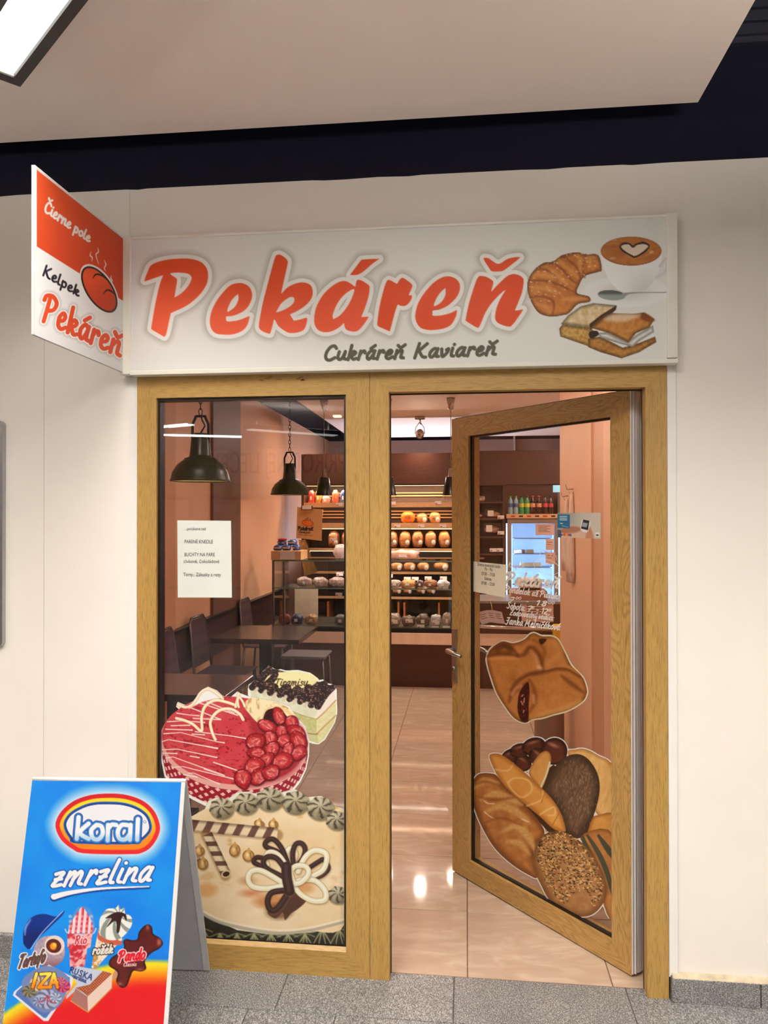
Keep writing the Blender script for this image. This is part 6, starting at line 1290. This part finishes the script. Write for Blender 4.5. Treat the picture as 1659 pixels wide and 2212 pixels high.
# ---------------- drinks fridge
M_GREY = plain('fridge_grey', (156, 146, 140), .35, metal=.3)
fx0, fx1 = 1.700, 2.272
fg = thing('drinks_fridge', 'grey glass door fridge lit blue inside', 'fridge', ((fx0+fx1)/2, FY, 0))
for n, a in (('side', (fx0, fx0+.03, FY+.04, FY+.33, 0, 1.655)), ('side', (fx1-.03, fx1, FY+.04, FY+.33, 0, 1.655)), ('back', (fx0, fx1, FY+.30, FY+.34, 0, 1.655)), ('top', (fx0, fx1, FY+.04, FY+.33, 1.60, 1.655)), ('base', (fx0, fx1, FY+.02, FY+.33, 0, .42))): MB().box(*a).build(n, M_GREY if n != 'back' else plain('fridge_inside', (196, 214, 240), .5), fg)
for q in ring(fx0, fx1, .42, 1.65, .045, FY-.01, FY+.035): q.build('door_frame', M_GREY, fg)
MB().box(fx0+.04, fx1-.04, FY+.005, FY+.015, .46, 1.61).build('door_glass', glass_mat('fridge_glass', (.9, .95, 1.0), .04), fg)
for z0 in (1.42, 1.245, 1.09, .88, .66): MB().box(fx0+.04, fx1-.04, FY+.05, FY+.29, z0, z0+.008).build('shelf', plain('wire_shelf', (150, 160, 176), .3, metal=.6), fg)
MB().box(fx0+.05, fx0+.06, FY+.04, FY+.05, .5, 1.58).build('light_strip', plain('cyan_strip', (190, 226, 255), .5, emit=(150, 206, 255), estr=3.2), fg); MB().box(fx1-.06, fx1-.05, FY+.04, FY+.05, .5, 1.58).build('light_strip', MATS['cyan_strip'], fg)
for sx_ in (1, -1): area_light('fridge_light', ((fx0+fx1)/2-sx_*.22, FY+.055, 1.02), (.02, 1.05), 5*SHOP_W, (.48, .74, 1.0), aim=(sx_*.75, .65, 0))
for u in (1095, 1207.5): p = at(u, 1200, y=FY-.0); MB().box(p.x-.009, p.x+.009, FY+.0, FY+.02, .5, 1.60 if u < 1100 else 1.65).build('side_light', MATS['cyan_strip'], fg)
lg_ = thing('wooden_ledge', 'pale wooden board on the fridge top carrying the bottles', 'shelf', ((fx0+fx1)/2, FY, 1.656)); MB().box(fx0-.01, fx1+.02, FY-.03, FY+.30, 1.656, 1.706, .002).build('board', M_PINE, lg_)
for k in range(6): MB().box(fx0+.04+k*.09, fx0+.085+k*.09, FY-.0325, FY-.03, 1.672, 1.69).build('price_print', (M_RED, M_INK)[k % 2], lg_)
paper([(1157,1131.5),(1196.5,1132),(1196,1156),(1157,1156)], FY-.012, 'printed notice on the upper corner of the fridge door', lines=5); paper([(1179,1164),(1196,1164),(1197,1188),(1179,1188)], FY-.012, 'small paper slip on the fridge door', lines=2); paper([(1178.5,1193),(1200,1193),(1199,1219),(1178.5,1217)], FY-.012, 'lower paper slip on the fridge door', lines=2)
for u, v, w_, h_, c, l in [(1115, 1192, 9, 6, (206, 150, 150), 'pink carton on the upper fridge shelf'), (1130, 1192, 8, 8, (140, 90, 80), 'brown carton on the upper fridge shelf'), (1145, 1192, 16, 8, (176, 160, 120), 'yellow butter stack on the upper fridge shelf'), (1124, 1174, 12, 7, (236, 236, 240), 'white cream cake inside the fridge'), (1147, 1229, 46, 9, (222, 206, 170), 'long pale roll on the lower fridge shelf')]:
    b = at(u, v, y=FY+.08); k = px_m(FY); b.z = max([q for q in (1.429, 1.254, 1.099, .889) if q < b.z+.03]); MB().box(b.x-w_*k/2, b.x+w_*k/2, FY+.07, FY+.15, b.z, b.z+h_*k, .006).build('fridge_food', plain('food_'+l.split()[0]+l.split()[1], c, .5), label=l, cat='food')
def bottle(x, body, cap, label_c, text, grp):
    t = thing('drink_bottle', text, 'bottle', (x, FY+.06, 1.707), 0, grp)
    MB().lathe([(.024, 0), (.029, .006), (.0295, .05), (.026, .075), (.0295, .10), (.0295, .125), (.025, .155), (.012, .182), (.0115, .19)], n=18).build('bottle', body, t, world=False)
    MB().lathe([(.0135, .190), (.0135, .209)], n=14).build('cap', cap, t, world=False); MB().lathe([(.0302, .078), (.0302, .122)], n=18, cap=False).build('label', label_c, t, world=False)
B_W = plain('water_plastic', (176, 222, 236), .12, trans=.35, spec=.6); B_G = plain('green_plastic', (60, 180, 110), .12, trans=.25); B_C = plain('cola_brown', (44, 18, 14), .1); B_D = plain('cherry_brown', (58, 26, 18), .1)
C_G = plain('green_cap', (110, 176, 60), .4); C_R = plain('red_cap', (206, 60, 40), .4); C_K = plain('dark_cap', (30, 34, 24), .4)
L_B = plain('blue_label', (60, 90, 140), .4, vary=.5, scale=60); L_Y = plain('lime_label', (206, 206, 70), .4, vary=.3, scale=60); L_O = plain('orange_label', (236, 150, 120), .4, vary=.4, scale=60); L_P = plain('pink_label', (190, 60, 70), .4, vary=.4, scale=60)
for u, b_, c_, l_, tx in [(1102.5, B_W, C_G, L_B, 'first clear water bottle with green cap'), (1114.5, B_W, C_G, L_B, 'second clear water bottle with green cap'), (1126.5, B_G, C_K, L_Y, 'first green lemonade bottle with lime label'), (1138.5, B_G, C_K, L_Y, 'second green lemonade bottle with lime label'), (1150.5, B_C, C_R, L_O, 'first dark cola bottle with red cap'), (1164, B_C, C_R, L_O, 'second dark cola bottle with red cap'), (1177.5, B_D, C_K, L_P, 'first dark bottle with pink label'), (1189.5, B_D, C_K, L_P, 'second dark bottle with pink label')]:
    bottle(at(u, 1090, y=FY+.06).x, b_, c_, l_, tx+' on the fridge top, counted from the shelf unit', tx.split(' ', 1)[1]+'s')
c2 = thing('tall_cooler', 'second taller cooler with lit edge half hidden by the peach wall', 'fridge', (2.5, FY+.1, 0)); MB().box(2.30, 2.9, FY+.06, FY+.30, 0, 1.95).build('cabinet', plain('cooler_white', (206, 200, 190), .4), c2); MB().box(2.22, 2.9, FY+.04, FY+.058, 1.955, 2.035).build('header_sign', plain('cyan_header', (150, 210, 226), .4, emit=(120, 196, 226), estr=.7), c2)
# ---------------- lamps over the tables and the counter
M_GREEN = plain('green_enamel', (38, 44, 28), .35, vary=.15); M_IN = plain('enamel_inside', (120, 124, 90), .4); M_CHAIN = plain('black_iron', (28, 26, 24), .45, metal=.6)
def big_pendant(x, y, zb, top, label, R=.19):
    t = thing('industrial_pendant', label, 'pendant lamp', (x, y, zb)); L = lambda mb, n, m: mb.build(n, m, t, world=False)
    sh_ = L(MB().lathe([(R, 0), (R+.004, .006), (R*.99, .012), (R*.93, .06), (R*.78, .105), (R*.56, .138), (R*.52, .150), (R*.40, .156), (R*.36, .17), (R*.31, .27), (R*.27, .285)], n=36, cap=False), 'shade', M_GREEN); MB().lathe([(R*.985, .004), (R*.97, .012), (R*.91, .058), (R*.76, .102), (R*.5, .13), (.001, .135)], n=36, cap=False).build('shade_lining', M_IN, sh_, world=False)
    L(MB().lathe([(R*.27, .283), (R*.25, .31), (.001, .315)], n=20, cap=False), 'cap', M_GREEN)
    L(MB().tube([(-R*.28, 0, .25), (-R*.28, 0, .37), (-R*.18, 0, .41), (-R*.16, 0, .425)], .009, 8), 'yoke', M_CHAIN); L(MB().tube([(R*.28, 0, .25), (R*.28, 0, .37), (R*.18, 0, .41), (R*.16, 0, .425)], .009, 8), 'yoke', M_CHAIN); L(MB().tube([(-R*.17, 0, .422), (R*.17, 0, .422)], .008, 8), 'yoke_bar', M_CHAIN)
    L(MB().tube([(0, 0, .31), (.03, .0, .36), (.01, 0, .40), (0, .01, .43)], .005, 6), 'cable', M_CHAIN)
    ch = MB(); zz = .43; k = 0
    while zb+zz < top:
        a = .5*math.pi*(k % 2)+.4; pts = [(math.cos(a)*.011*math.cos(q), math.sin(a)*.011*math.cos(q), zz+.02+.024*math.sin(q)) for q in np.linspace(0, 2*math.pi, 11)]
        ch.tube(pts, .0032, 5, False); zz += .037; k += 1
    L(ch, 'chain', M_CHAIN)
    d = bpy.data.lights.new('pendant_bulb', 'POINT'); d.energy = 5*SHOP_W; d.color = (1., .62, .34); d.shadow_soft_size = .03; o = bpy.data.objects.new('pendant_bulb', d); COL.objects.link(o); o.location = (x, y, zb+.05)
    L(MB().blob((0, 0, .07), (.03, .03, .04), 0, 0), 'bulb', plain('bulb_glass', (255, 230, 190), .3, emit=(255, 200, 140), estr=1.5))
p = at(433, 1040, y=2.0); big_pendant(p.x, 2.0, p.z, 3.4, 'large dark green industrial pendant nearest the shop window')
p = at(626, 1069, y=4.62); big_pendant(p.x, 4.62, p.z, 3.4, 'smaller looking dark green industrial pendant above the sweets bags')
M_CHR = plain('chrome_cone', (190, 180, 172), .2, metal=.9); M_CLR = glass_mat('clear_acrylic', (.93, .93, .95), .09)
for u, l in [(700, 'black and chrome cone pendant seen through the window'), (838, 'black and chrome cone pendant half hidden by the door post'), (974, 'black and chrome cone pendant beside the door leaf')]:
    p = at(u, 1070, y=4.75); q = at(u, 893, y=4.75); t = thing('cone_pendant', l, 'pendant lamp', (p.x, 4.75, p.z)); L = lambda mb, n, m: mb.build(n, m, t, world=False)
    L(MB().lathe([(.083, 0), (.055, .175), (.05, .18)], n=24, cap=False), 'black_shade', plain('smoked_shade', (40, 34, 30), .25)); L(MB().lathe([(.088, -.035), (.083, .0)], n=24, cap=False), 'clear_rim', M_CLR); L(MB().lathe([(.057, .15), (.05, .182), (.03, .185), (.02, .26), (.012, .268)], n=20), 'chrome_cone', M_CHR)
    L(MB().tube([(0, 0, .26), (0, 0, 2.85-p.z)], .004, 6), 'cord', plain('grey_cord', (150, 140, 130), .5)); L(MB().lathe([(.026, 2.74-p.z), (.043, 2.85-p.z)], n=20), 'ceiling_cup', M_CHR)
    area_light('cone_pendant_light', (p.x, 4.75, p.z-.02), (.05, .05), 4*SHOP_W, (1., .78, .6))
p = at(907, 915, y=6.1); t = thing('ceiling_spot', 'small chrome spotlight hanging from the bakery ceiling', 'spotlight', (p.x, 6.1, 2.85))
MB().lathe([(.06, -.03), (.06, 0)], n=20).build('base', M_CHR, t, world=False); MB().tube([(0, 0, -.03), (.01, 0, -.09)], .008, 8).build('stem', M_CHR, t, world=False)
for s in (-1, 1): MB().tube([(0, 0, -.06), (s*.05, 0, -.13), (s*.055, 0, -.2)], .005, 6).build('arm', M_CHR, t, world=False)
MB().blob((0, 0, -.205), (.05, .05, .06), 0, 0, 16, 12).build('head', M_CHR, t, world=False); area_light('ceiling_spot_light', (p.x, 6.03, 2.60), (.08, .08), 8*SHOP_W, WARM, aim=(0, -.5, -.86))
# ---------------- seating
M_TOP = plain('dark_table_top', (56, 44, 40), .16, spec=.6); M_TUBE = plain('grey_steel_tube', (120, 112, 108), .3, metal=.8)
def table(x0, x1, y0, y1, label):
    t = thing('cafe_table', label, 'table', ((x0+x1)/2, (y0+y1)/2, 0)); hx, hy = (x1-x0)/2, (y1-y0)/2
    MB().box(-hx, hx, -hy, hy, .705, .742, .004).build('tabletop', M_TOP, t, world=False); MB().box(-.05, .05, -.05, .05, .02, .705).build('pedestal', M_BLACK, t, world=False); MB().box(-.085, .085, -.085, .085, 0, .02, .004).build('foot_plate', M_BLACK, t, world=False)
table(-.72, -.03, 2.90, 3.62, 'dark square cafe table under the smaller pendant'); table(-.72, -.015, 1.10, 1.62, 'dark square cafe table just behind the tiramisu sticker')
def mesh_mat():
    m, nt, b = new_mat('perforated_sheet'); L = nt.links
    tc = N(nt, 'ShaderNodeTexCoord'); vo = N(nt, 'ShaderNodeTexVoronoi', i_Scale=90.0, i_Randomness=0.0); L.new(tc.outputs['Object'], vo.inputs['Vector'])
    r = ramp(nt, [(.28, (.02, .015, .018)), (.36, lin((112, 88, 96)))]); L.new(vo.outputs['Distance'], r.inputs[0]); L.new(r.outputs[0], b.inputs['Base Color']); b.inputs['Roughness'].default_value = .4; b.inputs['Metallic'].default_value = .4; return m
M_MESH = mesh_mat()
def chair(label):
    t = thing('cafe_chair', label, 'chair', (0, 0, 0), 0, 'perforated cafe chairs'); L = lambda mb, n, m: mb.build(n, m, t, world=False)
    L(MB().box(-.2, .2, -.2, .2, .435, .45, .006), 'seat', M_MESH)
    L(MB().add([(-.235, -.15, .86), (-.235, .15, .86), (-.195, .18, .50), (-.195, -.18, .50), (-.245, -.15, .86), (-.245, .15, .86), (-.205, .18, .50), (-.205, -.18, .50)], [(0, 1, 2, 3), (7, 6, 5, 4), (0, 4, 5, 1), (1, 5, 6, 2), (2, 6, 7, 3), (3, 7, 4, 0)]), 'backrest', M_MESH)
    L(MB().tube([(-.19, -.2, .45), (-.205, -.19, .55), (-.238, -.165, .84), (-.243, -.13, .875), (-.243, .13, .875), (-.238, .165, .84), (-.205, .19, .55), (-.19, .2, .45)], .011, 8), 'back_frame', M_TUBE)
    for sx in (-1, 1):
        for sy in (-1, 1): L(MB().tube([(sx*.18, sy*.19, .44), (sx*.215, sy*.21, .01)], .011, 8), 'leg', M_TUBE)
    return t
c = chair('perforated chair with dark purple mesh back close to the window frame'); c.location = (-.66, 2.42, 0); WM[c.name] = Matrix.Translation((-.66, 2.42, 0))
copy_tree(c, (-.675, 3.14, 0), .0, label='perforated steel chair tucked in at the far cafe table'); copy_tree(c, (-.68, 4.45, 0), .0, label='perforated steel chair furthest along the side wall')
st = thing('cafe_stool', 'grey seated stool behind the far cafe table', 'stool', (-.18, 3.88, 0)); MB().box(-.2, .2, -.17, .17, .44, .465, .01).build('seat', plain('grey_seat', (112, 106, 110), .4), st, world=False)
for s in (-1, 1):
    for q in (-1, 1): MB().tube([(s*.17, q*.15, .44), (s*.2, q*.17, .01)], .011, 8).build('leg', M_TUBE, st, world=False)
dd = thing('trim_2', 'dark brown dado band along the peach side wall', 'trim', (-.96, 4.2, .48), kind='structure'); MB().box(-.98, -.935, 2.1, 6.19, .48, .80).build('board', plain('plum_brown', (66, 44, 46), .35), dd); MB().box(-.98, -.925, 2.1, 6.19, .79, .82).build('cap_rail', M_BLACK, dd)
# ---------------- towels and bin by the right wall
def towel(y, z0, z1, wd, label):
    t = thing('hanging_towel', label, 'towel', (1.947, y, z0), 0, None); v = []; f = []; n = 16; m = 8
    for j in range(m+1):
        q = j/m; h = (z1-z0)*(1-q); w_ = wd*(.12+.88*q**.7)
        for i in range(n+1):
            s = i/n; v.append((-.012-.014*(1+math.sin(s*19+j*.4))*min(1, q*2+.15), (s-.5)*w_, h-(.05*abs(math.sin(s*5)) if j == m else 0)))
    k = len(v); v += [(.0, b, c) for a, b, c in v]
    for j in range(m):
        for i in range(n): a = j*(n+1)+i; f += [(a, a+1, a+n+2, a+n+1), (k+a, k+a+n+1, k+a+n+2, k+a+1)]
    for i in range(n): f += [(i, k+i, k+i+1, i+1), (m*(n+1)+i, m*(n+1)+i+1, k+m*(n+1)+i+1, k+m*(n+1)+i)]
    for j in range(m): a = j*(n+1); f += [(a, a+n+1, k+a+n+1, k+a), (a+n, k+a+n, k+a+n+n+1, a+n+n+1)]
    MB().add(v, f, True).build('cloth', plain('white_towel', (236, 206, 186), .9, vary=.06, scale=30), t, world=False)
    MB().tube([(0, 0, z1-z0+.02), (-.04, 0, z1-z0+.015), (-.05, 0, z1-z0+.05)], .004, 6).build('hook', M_STEEL, t, world=False); MB().tube([(-.02, 0, z1-z0-.01), (-.045, 0, z1-z0+.02)], .003, 6).build('loop', M_TRIM, t, world=False)
towel(2.72, 1.34, 1.80, .13, 'shorter white towel hanging on the peach wall, further hook'); towel(2.46, 1.28, 1.84, .17, 'longer white towel hanging on the peach wall, nearer hook')
bn = thing('waste_bin', 'grey steel cylinder bin at the end of the peach wall', 'bin', (1.80, 2.60, 0)); MB().lathe([(.10, 0), (.102, .01), (.102, .60), (.098, .61)], n=28).build('body', plain('bin_grey', (150, 122, 112), .35, metal=.5), bn, world=False); MB().lathe([(.105, .6), (.105, .63), (.06, .66)], n=28).build('lid', M_STEEL, bn, world=False)
